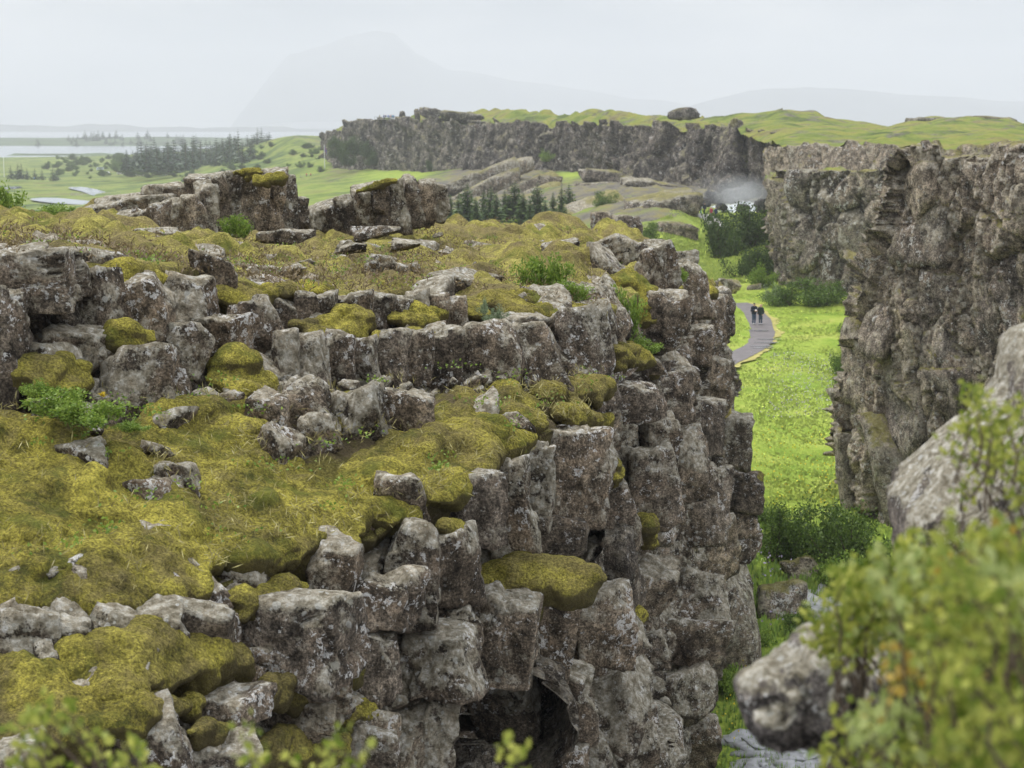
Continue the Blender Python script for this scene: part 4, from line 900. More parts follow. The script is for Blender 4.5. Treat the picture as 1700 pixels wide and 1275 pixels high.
block_at(1114, 181, 1157, 198, 430, 'rock_far', 'big lone boulder on the skyline above the waterfall', cuts=4)
block_at(1530, 232, 1546, 252, 68.5, 'rock_wall', 'small mossy stone knob on the right wall top', cuts=3)
block_at(1508, 197, 1590, 214, 400, 'rock_far', 'dark rocky outcrop on the grassy plateau skyline', 'rock_outcrop', cuts=4); block_at(1590, 196, 1690, 216, 395, 'rock_far', 'broad rocky mound at the end of the plateau skyline', 'rock_outcrop', cuts=4)
# tilted lava slabs on the slope under the far cliff
TS = 'tilted lava slabs below the far cliff'
for i, (x0, y0, x1, y1, D, ro, lab) in enumerate(((738, 284, 862, 312, 425, -.33, 'uppermost tilted lava slab under the far cliff'), (748, 300, 868, 326, 410, -.3, 'second tilted lava slab behind the spruces'), (775, 276, 882, 300, 428, -.28, 'tilted lava slab touching the far cliff foot'), (838, 296, 930, 322, 395, -.34, 'broken edged lava slab beside the green patch'), (850, 312, 935, 336, 388, -.3, 'lower broken lava slab beside the spruces'), (960, 286, 1075, 312, 385, .22, 'brown tilted lava slab below the far cliff'), (950, 306, 1060, 330, 372, .12, 'lower brown lava slab right of the green patch'), (1030, 300, 1120, 322, 350, .3, 'steep lava slab near the waterfall'))):
    block_at(x0, y0, x1, y1, D, 'rock_mid', lab, 'lava_slab', 'slab', TS, roll=ro, deep=.55, sub=4, k=30, cuts=4, tilt=.08, rough=.1)
block_at(1040, 325, 1160, 368, 265, 'rock_mid', 'mossy lava outcrop left of the walkers', 'lava_slab', 'slab', TS, roll=-.05, deep=.9, sub=4)
block_at(1085, 368, 1150, 400, 225, 'rock_mid', 'low mossy outcrop at the edge of the upper meadow', 'lava_slab', 'slab', TS, deep=.9, sub=4)
block_at(930, 335, 1040, 375, 290, 'rock_mid', 'lava slab just right of the tallest spruce', 'lava_slab', 'slab', TS, roll=-.2, deep=.8, sub=4)
block_at(1000, 355, 1062, 402, 70, 'rock_wall', 'pointed lichened crag rising behind the ridge brow', 'crag', 'crag', cuts=5, sub=4); block_at(980, 352, 1020, 385, 66, 'rock_wall', 'small crag against the pointed crag', 'crag', 'crag', cuts=4, sub=4)
block_at(1188, 463, 1226, 490, 118, 'rock_mid', 'squared grey boulder above the path bend', deep=.8, sub=4); stone_on_ground(1240, 470, 1262, 485, 'rock_mid', 'small stone between the squared boulder and the willow', sub=3)
stone_on_ground(1252, 952, 1335, 1020, 'rock_wall', 'rounded boulder coated in brown moss beside the stone path', cuts=5, sub=4, k=12); stone_on_ground(1300, 918, 1356, 960, 'rock_wall', 'tilted slab with a yellow moss tip near the shrubs', cuts=2, sub=4, roll=-.45)
stone_on_ground(1222, 800 + 60, 1250, 880, 'rock_wall', 'stone at the foot of the gorge cliff in the grass', sub=3)
# ------------------------------------------------------------------ plants
M['leaf'] = leaf_material('willow leaf', (0.045, 0.085, 0.014), (0.15, 0.23, 0.04))
M['leaf_dark'] = leaf_material('dense willow leaf', (0.03, 0.058, 0.014), (0.1, 0.15, 0.035))
M['leaf_bright'] = leaf_material('young birch leaf', (0.09, 0.17, 0.02), (0.27, 0.36, 0.06))
M['leaf_grey'] = leaf_material('woolly willow leaf', (0.12, 0.17, 0.08), (0.28, 0.34, 0.2))
M['leaf_fore'] = leaf_material('foreground dwarf birch leaf', (0.12, 0.18, 0.018), (0.46, 0.47, 0.1), 0.45, s=9.0)
M['needle'] = leaf_material('spruce needles', (0.035, 0.07, 0.02), (0.12, 0.18, 0.05), 0.2)
M['needle_far'] = leaf_material('far spruce needles', (0.012, 0.032, 0.014), (0.04, 0.075, 0.03), 0.1)
M['bark'] = plain('bark', (0.09, 0.065, 0.045), 0.9, 0.3, 20)
M['grass'] = leaf_material('meadow grass', (0.17, 0.25, 0.025), (0.36, 0.43, 0.065), 0.3, s=.3, upn=True)
M['grass_dull'] = leaf_material('lush bank grass', (0.09, 0.18, 0.02), (0.24, 0.34, 0.05), 0.3, s=.3, upn=True)
def rand_dirs(n): v = rng.normal(size=(n, 3)); return v / np.linalg.norm(v, axis=1, keepdims=True)
def leaf_quads(C, L, W, up=0.35, D=None):
    """rhombic folded leaves at C; length L, width W"""
    n = len(C); d = rand_dirs(n) if D is None else D; d[:, 2] = np.abs(d[:, 2]) * .6 + up * (rng.random(n) - .2); d /= np.linalg.norm(d, axis=1, keepdims=True)
    s = np.cross(d, rand_dirs(n)); s /= np.linalg.norm(s, axis=1, keepdims=True) + 1e-6
    L = np.broadcast_to(L, n)[:, None]; W = np.broadcast_to(W, n)[:, None]; nn = np.cross(d, s)
    V = np.stack([C, C + d * L * .5 + s * W * .5 + nn * W * .15, C + d * L, C + d * L * .5 - s * W * .5 + nn * W * .15], 1).reshape(-1, 3)
    i = np.arange(n)[:, None] * 4; return V, np.concatenate([i, i + 1, i + 2, i + 3], 1)
def tubes(paths, sides=4):
    """paths: list of (points, radii)"""
    V, F = [], []
    for pts, rad in paths:
        pts = np.asarray(pts, float); o = len(V)
        for k, (p, r) in enumerate(zip(pts, rad)):
            t = unit(pts[min(k + 1, len(pts) - 1)] - pts[max(k - 1, 0)]); a = unit(np.cross(t, (.3, .9, .2))); b = np.cross(t, a)
            for j in range(sides): V.append(p + (a * math.cos(2 * math.pi * j / sides) + b * math.sin(2 * math.pi * j / sides)) * r)
        for k in range(len(pts) - 1):
            for j in range(sides): F.append((o + k * sides + j, o + k * sides + (j + 1) % sides, o + (k + 1) * sides + (j + 1) % sides, o + (k + 1) * sides + j))
    return np.array(V), np.array(F)
def bush_proto(seed, n=2600, leaf=0.06, stems=9, mat='leaf', open_=0.5):
    """a bush one metre wide and about .7 m high, around its own base"""
    r = random.Random(seed); paths, C = [], []
    for i in range(stems):
        a = r.uniform(0, 6.28); el = r.uniform(.25, 1.35); ln = r.uniform(.35, .62); p = np.array([r.uniform(-.15, .15), r.uniform(-.15, .15), 0.0]); pts = [p.copy()]
        for k in range(5):
            p = p + np.array([math.cos(a) * math.cos(el), math.sin(a) * math.cos(el), math.sin(el) * .95]) * ln / 5 * (1 + r.uniform(-.2, .2)); pts.append(p.copy()); el += r.uniform(-.15, .25)
        paths.append((pts, [.014 * (1 - k / 6.5) for k in range(6)]))
        for k in range(2, 6): C.append((pts[k], .07 + .05 * r.random()))
    nl = n // len(C); cc = []
    for c, s in C:
        m = int(nl * r.uniform(.5, 1.5)); v = rand_dirs(m) * (rng.random(m) ** (1 / 2.2))[:, None] * s * np.array([1.5, 1.5, 1.1]); cc.append(c + v)
    cc = np.concatenate(cc); cc = cc[cc[:, 2] > 0.01]
    V, F = leaf_quads(cc, leaf * rng.uniform(.6, 1.2, len(cc)), leaf * .55 * rng.uniform(.7, 1.2, len(cc)))
    hs = np.array([1 / np.ptp(V[:, 0]), 1 / np.ptp(V[:, 1]), .72 / V[:, 2].max()]) * 1.08; V = V * hs; paths = [([q * hs for q in a], b) for a, b in paths]
    root = empty('willow_bush', (0, 0, 0)); me = new_mesh('foliage', V, F, False); me.materials.append(M[mat]); obj('foliage', me, None, root)
    TV, TF = tubes(paths); me = new_mesh('stem', TV, TF); me.materials.append(M['bark']); obj('stem', me, None, root)
    return root
used = set()
def put(proto, loc, sx, sz, rz, label, cat, group, name=None, sy=None):
    """first use moves the prototype itself, later ones copy it with its parts"""
    o = proto if proto.name not in used else copy_tree(proto)
    used.add(proto.name); used.add(o.name)
    if name: o.name = name
    o.location = [float(v) for v in loc]; o.scale = (sx, sy or sx, sz); o.rotation_euler = (0, 0, rz); return tag(o, label, cat, group)
BP = {k: [bush_proto(40 + i * 7 + j, n, lf, st, m) for j in range(2)] for i, (k, n, lf, st, m) in enumerate((('d', 4200, .045, 13, 'leaf_dark'), ('g', 4200, .04, 12, 'leaf'), ('b', 2400, .06, 10, 'leaf_bright'), ('w', 2600, .05, 11, 'leaf_grey')))}
def bush(k, px, py, wpx, hpx, label, group='willow bushes in the gorge', D=None, on=None, name='willow_bush'):
    q = ground_hit(px, py) if D is None else P(px, py, D)
    w = 1.15 * wpx * q[1] / FPX; h = 1.2 * hpx * q[1] / FPX
    put(BP[k][int(px + py) % 2], q - np.array([0, 0, .05 * h]), w, h / .72, random.uniform(0, 6), label, 'bush', group, name)
bush('d', 1198, 428, 78, 66, 'darkest tall willow clump beside the upper path'); bush('d', 1238, 415, 90, 66, 'broad dark willow clump on the upper meadow'); bush('d', 1268, 402, 52, 50, 'willow clump touching the middle wall corner')
bush('d', 1242, 462, 66, 46, 'dark willow bush at the foot of the grassy bank'); bush('d', 1285, 456, 76, 46, 'dark willow bush in the middle of the grassy bank'); bush('g', 1312, 430, 38, 32, 'small willow right under the middle wall')
bush('b', 1268, 478, 44, 40, 'bright light green sapling above the path'); bush('w', 1286, 500, 36, 28, 'silvery grey willow beside the path'); bush('g', 1306, 510, 62, 38, 'green willow thicket right of the couple'); bush('g', 1348, 512, 84, 44, 'long green willow thicket in the meadow'); bush('g', 1384, 502, 52, 32, 'green willow thicket end by the right wall')
bush('g', 1414, 585, 50, 58, 'willow growing up the foot of the right wall'); bush('g', 1402, 622, 56, 42, 'low willow spilling from the right wall'); bush('g', 1398, 655, 40, 30, 'smallest willow at the foot of the right wall')
NG = 'low shrubs in the gorge bottom'
bush('g', 1296, 930, 110, 86, 'wispy green shrub beside the cliff corner in the gorge bottom', NG); bush('g', 1365, 920, 130, 86, 'wide green shrub in the gorge bottom', NG); bush('g', 1425, 950, 130, 100, 'shrub under the blurred boulder in the gorge bottom', NG); bush('b', 1400, 985, 100, 60, 'fresh green shrub above the stone path', NG); bush('g', 1250, 870, 60, 40, 'shrublet under the black overhanging block', NG); bush('b', 1225, 1020, 60, 46, 'green herb clump left of the mossy boulder', NG); bush('b', 1240, 1075, 70, 40, 'green herb clump below the mossy boulder', NG); bush('b', 1215, 1160, 60, 50, 'herb clump at the cliff foot', NG); bush('g', 1330, 1050, 70, 40, 'shrub between the stone path and the blurred boulder', NG)
SG = 'scrub on the slopes by the far cliff'
bush('g', 1078, 408, 50, 34, 'bush behind the ridge brow', SG); bush('g', 1012, 345, 40, 24, 'bush between lava slabs', SG); bush('b', 908, 268, 26, 18, 'light green bush on the ledge of the far cliff', SG, D=478); bush('d', 714, 284, 14, 16, 'dark bush at the foot of the far cliff', SG, D=600)
for i, (x, y, w_) in enumerate(((562, 262, 30), (585, 258, 34), (607, 262, 30), (555, 246, 22), (575, 275, 30), (620, 275, 24))): bush('d', x, y, w_, w_ * .8, 'dark bush clinging to the end of the far cliff', 'bushes on the end of the far cliff', D=690 - i * 3)
RG = 'young willows on the ridge'
bush('b', 4, 362, 70, 62, 'bright yellow green willow at the back edge of the ridge', RG, D=43.5); bush('b', 95, 366, 70, 24, 'low bright willow on the ridge back edge', RG, D=44.5)
bush('b', 905, 486, 80, 56, 'bright open willow in the heath with dark twigs', RG, D=31); bush('b', 1030, 565, 76, 78, 'bright willow tumbling beside the smooth bulging boulder', RG, D=33.5); bush('b', 1070, 588, 60, 30, 'low willow above the long moss cushion', RG, D=33); bush('b', 945, 500, 70, 30, 'low green willow patch behind the overhanging boulder', RG, D=30)
bush('w', 822, 535, 36, 26, 'silvery woolly willow sprig above the big pale boulder', RG, D=26.2); bush('w', 805, 520, 22, 24, 'silvery upright willow sprig above the big pale boulder', RG, D=26.6)
bush('b', 392, 395, 50, 34, 'yellow green twiggy willow under the columned outcrop', RG, D=37); bush('b', 1125, 470, 34, 22, 'pale green herb on the ridge shoulder', RG, D=44)
bush('b', 95, 690, 110, 40, 'bright green herbs in the hollow below the pillar', RG, D=17.6); bush('b', 150, 705, 110, 36, 'bright green herbs beside the dark stone', RG, D=17.4); bush('b', 60, 660, 60, 30, 'green herbs at the foot of the pillar', RG, D=18)
bush('b', 215, 715, 60, 18, 'small herb patch on the moss blanket edge', RG, D=17.6)

def spruce_proto(seed, levels=26, per=9, mat='needle', name='spruce_tree', wid=.2):
    r = random.Random(seed); V, F = [], []
    for l in range(levels):
        t = l / (levels - 1); z = .06 + .93 * t; ln = wid * (1 - t) ** .85 * r.uniform(.8, 1.15) + .012
        for b in range(per):
            a = 6.283 * b / per + r.uniform(-.4, .4) + l; L = ln * r.uniform(.65, 1.15); droop = -.25 * L if t < .6 else .15 * L
            ca, sa = math.cos(a), math.sin(a)
            segs = 3
            for k in range(segs):
                u0, u1 = k / segs, (k + 1.15) / segs; wd = L * .34 * (1 - .55 * k / segs)
                c0 = np.array([ca * L * u0, sa * L * u0, z + droop * u0]); c1 = np.array([ca * L * u1, sa * L * u1, z + droop * u1 + r.uniform(-.01, .01)]); tw_ = r.uniform(-1.3, 1.3); s = np.array([-sa * math.cos(tw_), ca * math.cos(tw_), math.sin(tw_) * 1.1]) * wd * r.uniform(.7, 1.3)
                o = len(V); V += [c0, c0 * .4 + c1 * .6 + s, c1, c0 * .4 + c1 * .6 - s - np.array([0, 0, .3 * wd])]; F.append((o, o + 1, o + 2, o + 3))
    root = empty(name, (0, 0, 0)); me = new_mesh('crown', np.array(V), np.array(F), False); me.materials.append(M[mat]); obj('crown', me, None, root)
    TV, TF = tubes([([(0, 0, -.03), (0, 0, .3), (0, 0, .7), (0, 0, .97)], [.016, .012, .006, .001])], 6); me = new_mesh('trunk', TV, TF); me.materials.append(M['bark']); obj('trunk', me, None, root); return root
SP = [spruce_proto(5, 30, 12), spruce_proto(6, 30, 12, wid=.16), spruce_proto(9, 26, 11, wid=.23)]
used_s = set()
for i, (x, yt, w_) in enumerate(((748, 325, .9), (762, 322, 1), (776, 308, 1.1), (790, 330, 1), (803, 318, 1), (815, 313, 1), (824, 322, 1), (838, 318, 1.3), (855, 304, 1.2), (868, 322, 1.2), (880, 330, 1), (892, 306, 1.1), (918, 322, .8), (932, 312, .9), (944, 308, .9), (846, 326, 1.2), (905, 334, 1))):
    yb = 384 + (i * 7) % 9; D = 298 - (i * 5) % 17; h = (yb - yt) * D / FPX
    put(SP[i % 3], P(x, yb, D), h * 1.55 * w_, h * 1.04, i * 1.3, 'green spruce in the stand below the tilted lava slabs', 'spruce', 'spruces below the lava slabs', 'spruce_tree')
FP = [spruce_proto(15, 13, 7, 'needle_far'), spruce_proto(16, 12, 7, 'needle_far', wid=.25)]
r = random.Random(3); far = []
for i in range(150):
    x = r.uniform(205, 452); D = r.uniform(950, 1350); yb_ = np.interp(x, [205, 260, 330, 400, 452], [284, 286, 284, 272, 256]) - (D - 950) / 400 * np.interp(x, [205, 300, 452], [14, 24, 16])
    h = r.uniform(9, 17) * np.interp(x, [205, 260, 420, 452], [.75, 1.15, 1.0, .8]); far.append((D, x, yb_, h))
for D, x, yb_, h in sorted(far, reverse=True):
    put(FP[int(x) % 2], P(x, yb_, D), h * r.uniform(1.2, 2.0), h * r.uniform(.7, 1.15), x, 'dark spruce in the plantation by the lake', 'spruce', 'spruce plantation by the lake', 'spruce_tree')
for i, (x, y, h) in enumerate(((18, 297, 24), (30, 297, 27), (36, 297, 27), (45, 298, 20), (58, 298, 20), (70, 299, 18), (88, 300, 24), (94, 300, 16), (209, 280, 16))):
    D = 1000; hh = h * D / FPX; put(FP[i % 2], P(x, y, D), hh * 1.5, hh, i, 'dark tree in the row on the valley meadow', 'tree', 'tree row on the valley meadow', 'valley_tree')
for i in range(120):
    x = r.choice((r.uniform(95, 330), r.gauss(250, 35), r.gauss(130, 25))); y = r.uniform(264, 297); D = 34 * FPX / (y - HOR + 8); w_ = r.uniform(9, 24) * (1.3 if x > 190 else .8)
    q = P(x, y, D); s = w_ * D / FPX; put(BP['d' if i % 2 else 'g'][i % 2], q, s, s * .8, i, 'round birch scrub on the valley floor', 'bush', 'birch scrub on the valley floor', 'birch_bush')
for i in range(64):
    x = r.uniform(300, 540); y = np.interp(x, [300, 400, 490, 540], [288, 272, 262, 270]) + r.uniform(-26, 22); q = ground_hit(x, y, 350); s = r.uniform(9, 20) * q[1] / FPX
    put(BP['d' if i % 3 else 'g'][i % 2], q, s, s * .75, i, 'scrubby birch on the slope right of the plantation', 'bush', 'birch scrub on the slope', 'birch_bush')
# headland trees
for i in range(44):
    x = r.choice((r.uniform(118, 205), r.uniform(60, 250), r.uniform(225, 330))); D = r.uniform(2650, 3000); q = P(x, 240, D); z = float(head(q[0], q[1])); h = r.uniform(9, 18)
    put(FP[i % 2], (q[0], q[1], z - 1), h * 1.9, h, i, 'tiny dark tree on the lake headland', 'tree', 'trees on the lake headland', 'headland_tree')

# meadow grass: tufts nobody could count
def tufts(name, n, xr, yr, hgt, mat, label, cond=None, wid=.05, lean=.5):
    y = np.exp(rng.uniform(math.log(yr[0]), math.log(yr[1]), n)); x = xr[0] * y / FPX + (xr[1] - xr[0]) * y / FPX * rng.random(n)
    g = ground(np.stack([x, y], -1)); k = g[:, 1] > .55
    if cond is not None: k &= cond(x, y)
    x, y, z = x[k], y[k], g[k, 0]; n = len(x); b = np.stack([x, y, z - .03], -1); V = []; sc = (y / 60) ** .5
    for t in range(3):
        a = rng.uniform(0, 6.28, n); d = np.stack([np.cos(a), np.sin(a), 0 * a], -1); h = hgt * rng.uniform(.5, 1.2, n); tip = b + d * (h * lean * rng.random(n))[:, None] + np.stack([0 * h, 0 * h, h], -1)
        s = np.stack([-np.sin(a), np.cos(a), 0 * a], -1) * (wid * sc)[:, None]; V.append(np.stack([b - s, b + s, tip], 1))
    V = np.concatenate(V).reshape(-1, 3); F = np.arange(len(V)).reshape(-1, 3); me = new_mesh(name, V, F, True); nv_ = rng.normal(0, .22, (len(V), 3)); nv_[:, 2] = 1; nv_ /= np.linalg.norm(nv_, axis=1, keepdims=True); me.normals_split_custom_set_from_vertices([tuple(q) for q in nv_]); me.materials.append(M[mat]); return tag(obj(name, me), label, None, None, 'stuff')
def off_path(x, y): d = np.min((x[:, None] - PTH[None, :, 0]) ** 2 + ((y[:, None] - PTH[None, :, 1]) * .6) ** 2, axis=1); return d > 3.2
tufts('meadow_grass', 30000, (330, 760), (72, 175), .13, 'grass', 'short bright green meadow grass on the gorge floor', off_path, .05)
tufts('bank_grass', 16000, (280, 1000), (42, 76), .3, 'grass_dull', 'tall lush grass in the gorge bottom', None, .035)
tufts('upper_grass', 12000, (230, 480), (175, 290), .3, 'grass', 'grass of the upper meadow by the waterfall', None, .09)
M['violet'] = plain('violet petals', (0.42, 0.36, 0.5), .7, .2); M['yellow'] = plain('yellow petals', (0.75, 0.55, 0.03), .6, .2)
def flowers(name, n, xr, yr, mat, label, size, h):
    y = rng.uniform(*yr, n); x = (rng.uniform(*xr, n) + rng.normal(0, 14, n)) * y / FPX; z = ground(np.stack([x, y], -1))[:, 0]; b = np.stack([x, y, z + h * rng.uniform(.6, 1.1, n)], -1)
    V, F = leaf_quads(b, size, size, .9); me = new_mesh(name, V, F, False); me.materials.append(M[mat]); tag(obj(name, me), label, None, None, 'stuff')
flowers('violet_flowers', 900, (430, 560), (100, 128), 'violet', 'violet flowers sprinkled over the meadow', .08, .25); flowers('violet_flowers', 220, (340, 470), (56, 72), 'violet', 'bluish flowers along the gorge cliff foot', .09, .4)
flowers('buttercups', 320, (400, 560), (74, 96), 'yellow', 'yellow buttercups in the meadow', .08, .42); flowers('buttercups', 140, (330, 400), (45, 60), 'yellow', 'yellow buttercups at the cliff foot', .06, .42)
# ------------------------------------------------------------------ path, people, posts
def ribbon(name, pts, width, mat, lift=.05, label=None, jag=0.0, n=80):
    p = np.asarray(pts, float); s = np.concatenate([[0], np.cumsum(np.linalg.norm(np.diff(p, axis=0), axis=1))]); t = np.linspace(0, s[-1], n)
    q = np.stack([np.interp(t, s, p[:, k]) for k in range(3)], -1)
    for _ in range(4): q[1:-1] = (q[2:] + q[:-2] + 2 * q[1:-1]) / 4
    d = np.gradient(q, axis=0)[:, :2]; d /= np.linalg.norm(d, axis=1, keepdims=True); side = np.stack([-d[:, 1], d[:, 0], 0 * t], -1); rows = []
    for k, u in enumerate(np.linspace(-.5, .5, 7)):
        w_ = width * u * (1 + (jag * fbm(np.stack([t * .5, t * 0 + u, t * 0], -1), 3, 6) if abs(u) > .4 else 0)); r = q + side * (w_ if np.ndim(w_) == 0 else w_[:, None]); r[:, 2] = ground(r[:, :2])[:, 0]; rows.append(r)
    G = np.stack(rows); G[..., 2] = G[3:4, :, 2] + lift; me = new_mesh(name, G.reshape(-1, 3), grid_faces(7, n)); o = obj(name, me, mat)
    return tag(o, label, None, None, 'structure') if label else o
M['asphalt'] = plain('damp asphalt', (0.115, 0.1, 0.098), .6, .25, 2.0, .35, .02); M['puddle'] = water_material('rain water film', (0.16, 0.16, 0.165), .22, .0, 1.0); M['verge'] = plain('worn yellow verge', (0.3, 0.27, 0.08), .95, .35, 1.5)
ribbon('path_verge', PTH, 2.7, M['verge'], .05, 'worn yellowish verge along the asphalt path', .9); pth = ribbon('footpath', PTH, 1.95, M['asphalt'], .08, 'dark asphalt footpath curving through the meadow', .22)
def puddle(px, py, w_, l_):
    q = ground_hit(px, py); a = np.linspace(0, 2 * math.pi, 28, endpoint=False); rr = 1 + .3 * np.sin(3 * a + px)
    V = np.stack([q[0] + np.cos(a) * w_ * rr, q[1] + np.sin(a) * l_ * rr, 0 * a], -1); V[:, 2] = gz(q[0], q[1]) + .12; me = new_mesh('puddle', V, [list(range(28))], False); tag(obj('puddle', me, M['puddle']), None, None, None, 'structure')
for a in ((1262, 553, .9, .25), (1276, 566, .9, .3), (1275, 572, .9, .3), (1268, 577, .9, .3), (1266, 581, .8, .25)): puddle(*a)
UP = np.array([P(*a) for a in ((1150, 352, 268), (1166, 355, 268), (1178, 361, 262), (1184, 368, 255), (1186, 374, 250), (1200, 380, 246))]); M['gravel'] = plain('pale gravel path', (0.4, 0.38, 0.36), .8, .15, 2)
ribbon('gravel_path', UP, 2.6, M['gravel'], .4, 'pale gravel path climbing to the waterfall', .1)
M['wetstone'] = plain('wet stone slab', (0.27, 0.27, 0.275), .32, .25, 4, .5, .03)
WS = []
for i in range(5):
    N, O = box_planes(1, .8, .5, .2, 5, 700 + i); WS.append(rock_mesh('paving_stone', N, O, (.5, .4, .25), 3, 40, .06, 2, i, (i * 3, 5, 0), M['wetstone']))
def stone_path(pts, label, seed):
    r = random.Random(seed); root = tag(empty('stone_path', pts[0]), label, None, None, 'structure')
    for p in pts:
        for k in range(4):
            R = r.uniform(.3, .62); c = np.array([p[0] + r.uniform(-.8, .8), p[1] + r.uniform(-.8, .8)]); o = obj('paving_stone', WS[r.randrange(5)]); o.location = (c[0], c[1], gz(*c) + .02); o.scale = (R * 2.3, R * 2, R * .8); o.rotation_euler = (r.uniform(-.12, .12), r.uniform(-.12, .12), r.uniform(0, 6)); under(o, root)
stone_path([ground_hit(x, y) for x, y in ((1362, 992), (1375, 1000), (1390, 1012), (1385, 1022), (1400, 1030), (1370, 1008), (1410, 1040), (1400, 1018))], 'rough wet stone path under the mossy boulder', 4)
stone_path([ground_hit(x, y) for x, y in ((1275, 1240), (1295, 1250), (1315, 1262), (1285, 1258), (1305, 1275), (1270, 1262), (1325, 1280), (1300, 1242))], 'rough wet stone path at the gorge bottom under the blurred boulder', 5)

def capsule_mesh(name, segs, h, mat, k=0.03):
    """one continuous skin round bones: (a, b, ra, rb)"""
    P0 = np.array([q for s in segs for q in (s[0], s[1])], float); R = max(max(s[2], s[3]) for s in segs); lo = P0.min(0) - R - 3 * h; n = np.ceil((P0.max(0) + R + 3 * h - lo) / h).astype(int)
    X = np.stack(np.meshgrid(*[lo[i] + h * np.arange(n[i]) for i in range(3)], indexing='ij'), -1); acc = 0
    for a, b, ra, rb in segs:
        a, b = np.array(a, float), np.array(b, float); ab = b - a; t = np.clip(((X - a) @ ab) / max(ab @ ab, 1e-9), 0, 1); d = np.linalg.norm(X - a - t[..., None] * ab, axis=-1) - (ra + (rb - ra) * t); acc = acc + np.exp(-np.clip(d / k, -30, 30))
    V, Q = surface_nets(np.log(acc).astype(np.float32) * k, 0.0, lo, h); me = new_mesh(name, V, Q); me.materials.append(mat); return me
M['skin'] = plain('skin', (0.5, 0.32, 0.24), .6, .05)
_cm = {}
def cloth(rgb):
    if rgb not in _cm: _cm[rgb] = plain('cloth', rgb, .85, .12, 30)
    return _cm[rgb]
def person(loc, rz, H, top, legs, hair, label, group, hold=False, stride=0.0, h=.022, shoes=(0.6, 0.6, 0.6), cap=False, longhair=False, pack=None):
    s = H / 1.75; root = empty('person', loc, rz); root.scale = (s, s, s); sl = stride
    fl, fr = (-.1, -.16 * sl, .06), (.1, .2 * sl, .06); kl, kr = (-.1, -.02 * sl - .03, .5), (.1, .1 * sl - .03, .5); hl, hr = (-.09, 0, .94), (.09, 0, .94)
    hd = (0, -.045, 1.625) if hold else (0, -.01, 1.63)
    if hold: al = [((-.2, 0, 1.42), (-.25, -.02, 1.14), .055, .045), ((-.25, -.02, 1.14), (-.06, -.28, 1.2), .042, .03)]; ar = [((.2, 0, 1.42), (.26, -.02, 1.14), .055, .045), ((.26, -.02, 1.14), (.07, -.28, 1.2), .042, .03)]
    else: al = [((-.2, 0, 1.42), (-.26, .03 + .06 * sl, 1.13), .055, .045), ((-.26, .03 + .06 * sl, 1.13), (-.25, -.08 + .1 * sl, .9), .042, .03)]; ar = [((.2, 0, 1.42), (.26, .03 - .06 * sl, 1.13), .055, .045), ((.26, .03 - .06 * sl, 1.13), (.25, -.08 - .1 * sl, .9), .042, .03)]
    def hand(e, sx):
        e = np.array(e); o = [(e, e + (-.01 * sx, -.05, -.03), .032, .028)]
        for q in range(4): o.append((e + (-.01 * sx + .018 * (q - 1.5), -.06, -.04), e + (-.01 * sx + .018 * (q - 1.5), -.11 + .01 * abs(q - 1), -.075), .01, .008))
        o.append((e + (.03 * sx, -.02, -.02), e + (.035 * sx, -.07, -.03), .012, .009)); return o
    torso = [(hl, hr, .1, .1), ((0, 0, .98), (0, .01, 1.2), .13, .12), ((0, .01, 1.2), (0, .01, 1.38), .13, .13), ((-.15, 0, 1.42), (.15, 0, 1.42), .075, .075)]
    body = torso + [((0, 0, 1.45), hd, .055, .05), (hd, tuple(np.add(hd, (0, -.005, .06))), .088, .092), (tuple(np.add(hd, (0, -.03, -.05))), tuple(np.add(hd, (0, -.03, -.02))), .06, .06), (tuple(np.add(hd, (0, -.1, -.0))), tuple(np.add(hd, (0, -.105, -.02))), .014, .018), (tuple(np.add(hd, (-.088, 0, 0))), tuple(np.add(hd, (.088, 0, 0))), .02, .02)] + al + ar
    body += [(hl, kl, .085, .06), (kl, fl, .055, .04), (hr, kr, .085, .06), (kr, fr, .055, .04)]
    for e, sx in ((al[1][1], 1), (ar[1][1], -1)): body += hand(e, sx)
    obj('body', capsule_mesh('body', body, h, M['skin'], .018), None, root)
    g = lambda L, d: [(a, b, ra + d, rb + d) for a, b, ra, rb in L]
    obj('jacket', capsule_mesh('jacket', g(torso, .032) + g(al, .026) + g(ar, .026), h, cloth(top), .03), None, root)
    obj('trousers', capsule_mesh('trousers', g([(hl, hr, .1, .1)], .022) + g([(hl, kl, .085, .06), (kl, tuple(np.add(fl, (0, 0, .05))), .055, .045), (hr, kr, .085, .06), (kr, tuple(np.add(fr, (0, 0, .05))), .055, .045)], .02), h, cloth(legs), .02), None, root)
    for f in (fl, fr): obj('shoe', capsule_mesh('shoe', [(tuple(np.add(f, (0, .04, -.015))), tuple(np.add(f, (0, -.14, -.025))), .05, .038)], h, cloth(shoes), .02), None, root)
    hh = [(tuple(np.add(hd, (0, .02, .05))), tuple(np.add(hd, (0, .02, .075))), .1, .098)]
    if longhair: hh += [(tuple(np.add(hd, (-.05, .05, .02))), tuple(np.add(hd, (-.06, .05, -.2))), .06, .045), (tuple(np.add(hd, (.05, .05, .02))), tuple(np.add(hd, (.06, .05, -.2))), .06, .045)]
    if cap: hh += [(tuple(np.add(hd, (0, -.06, .09))), tuple(np.add(hd, (0, -.15, .08))), .045, .03)]
    obj('cap' if cap else 'hair', capsule_mesh('hair', hh, h, cloth(hair), .02), None, root)
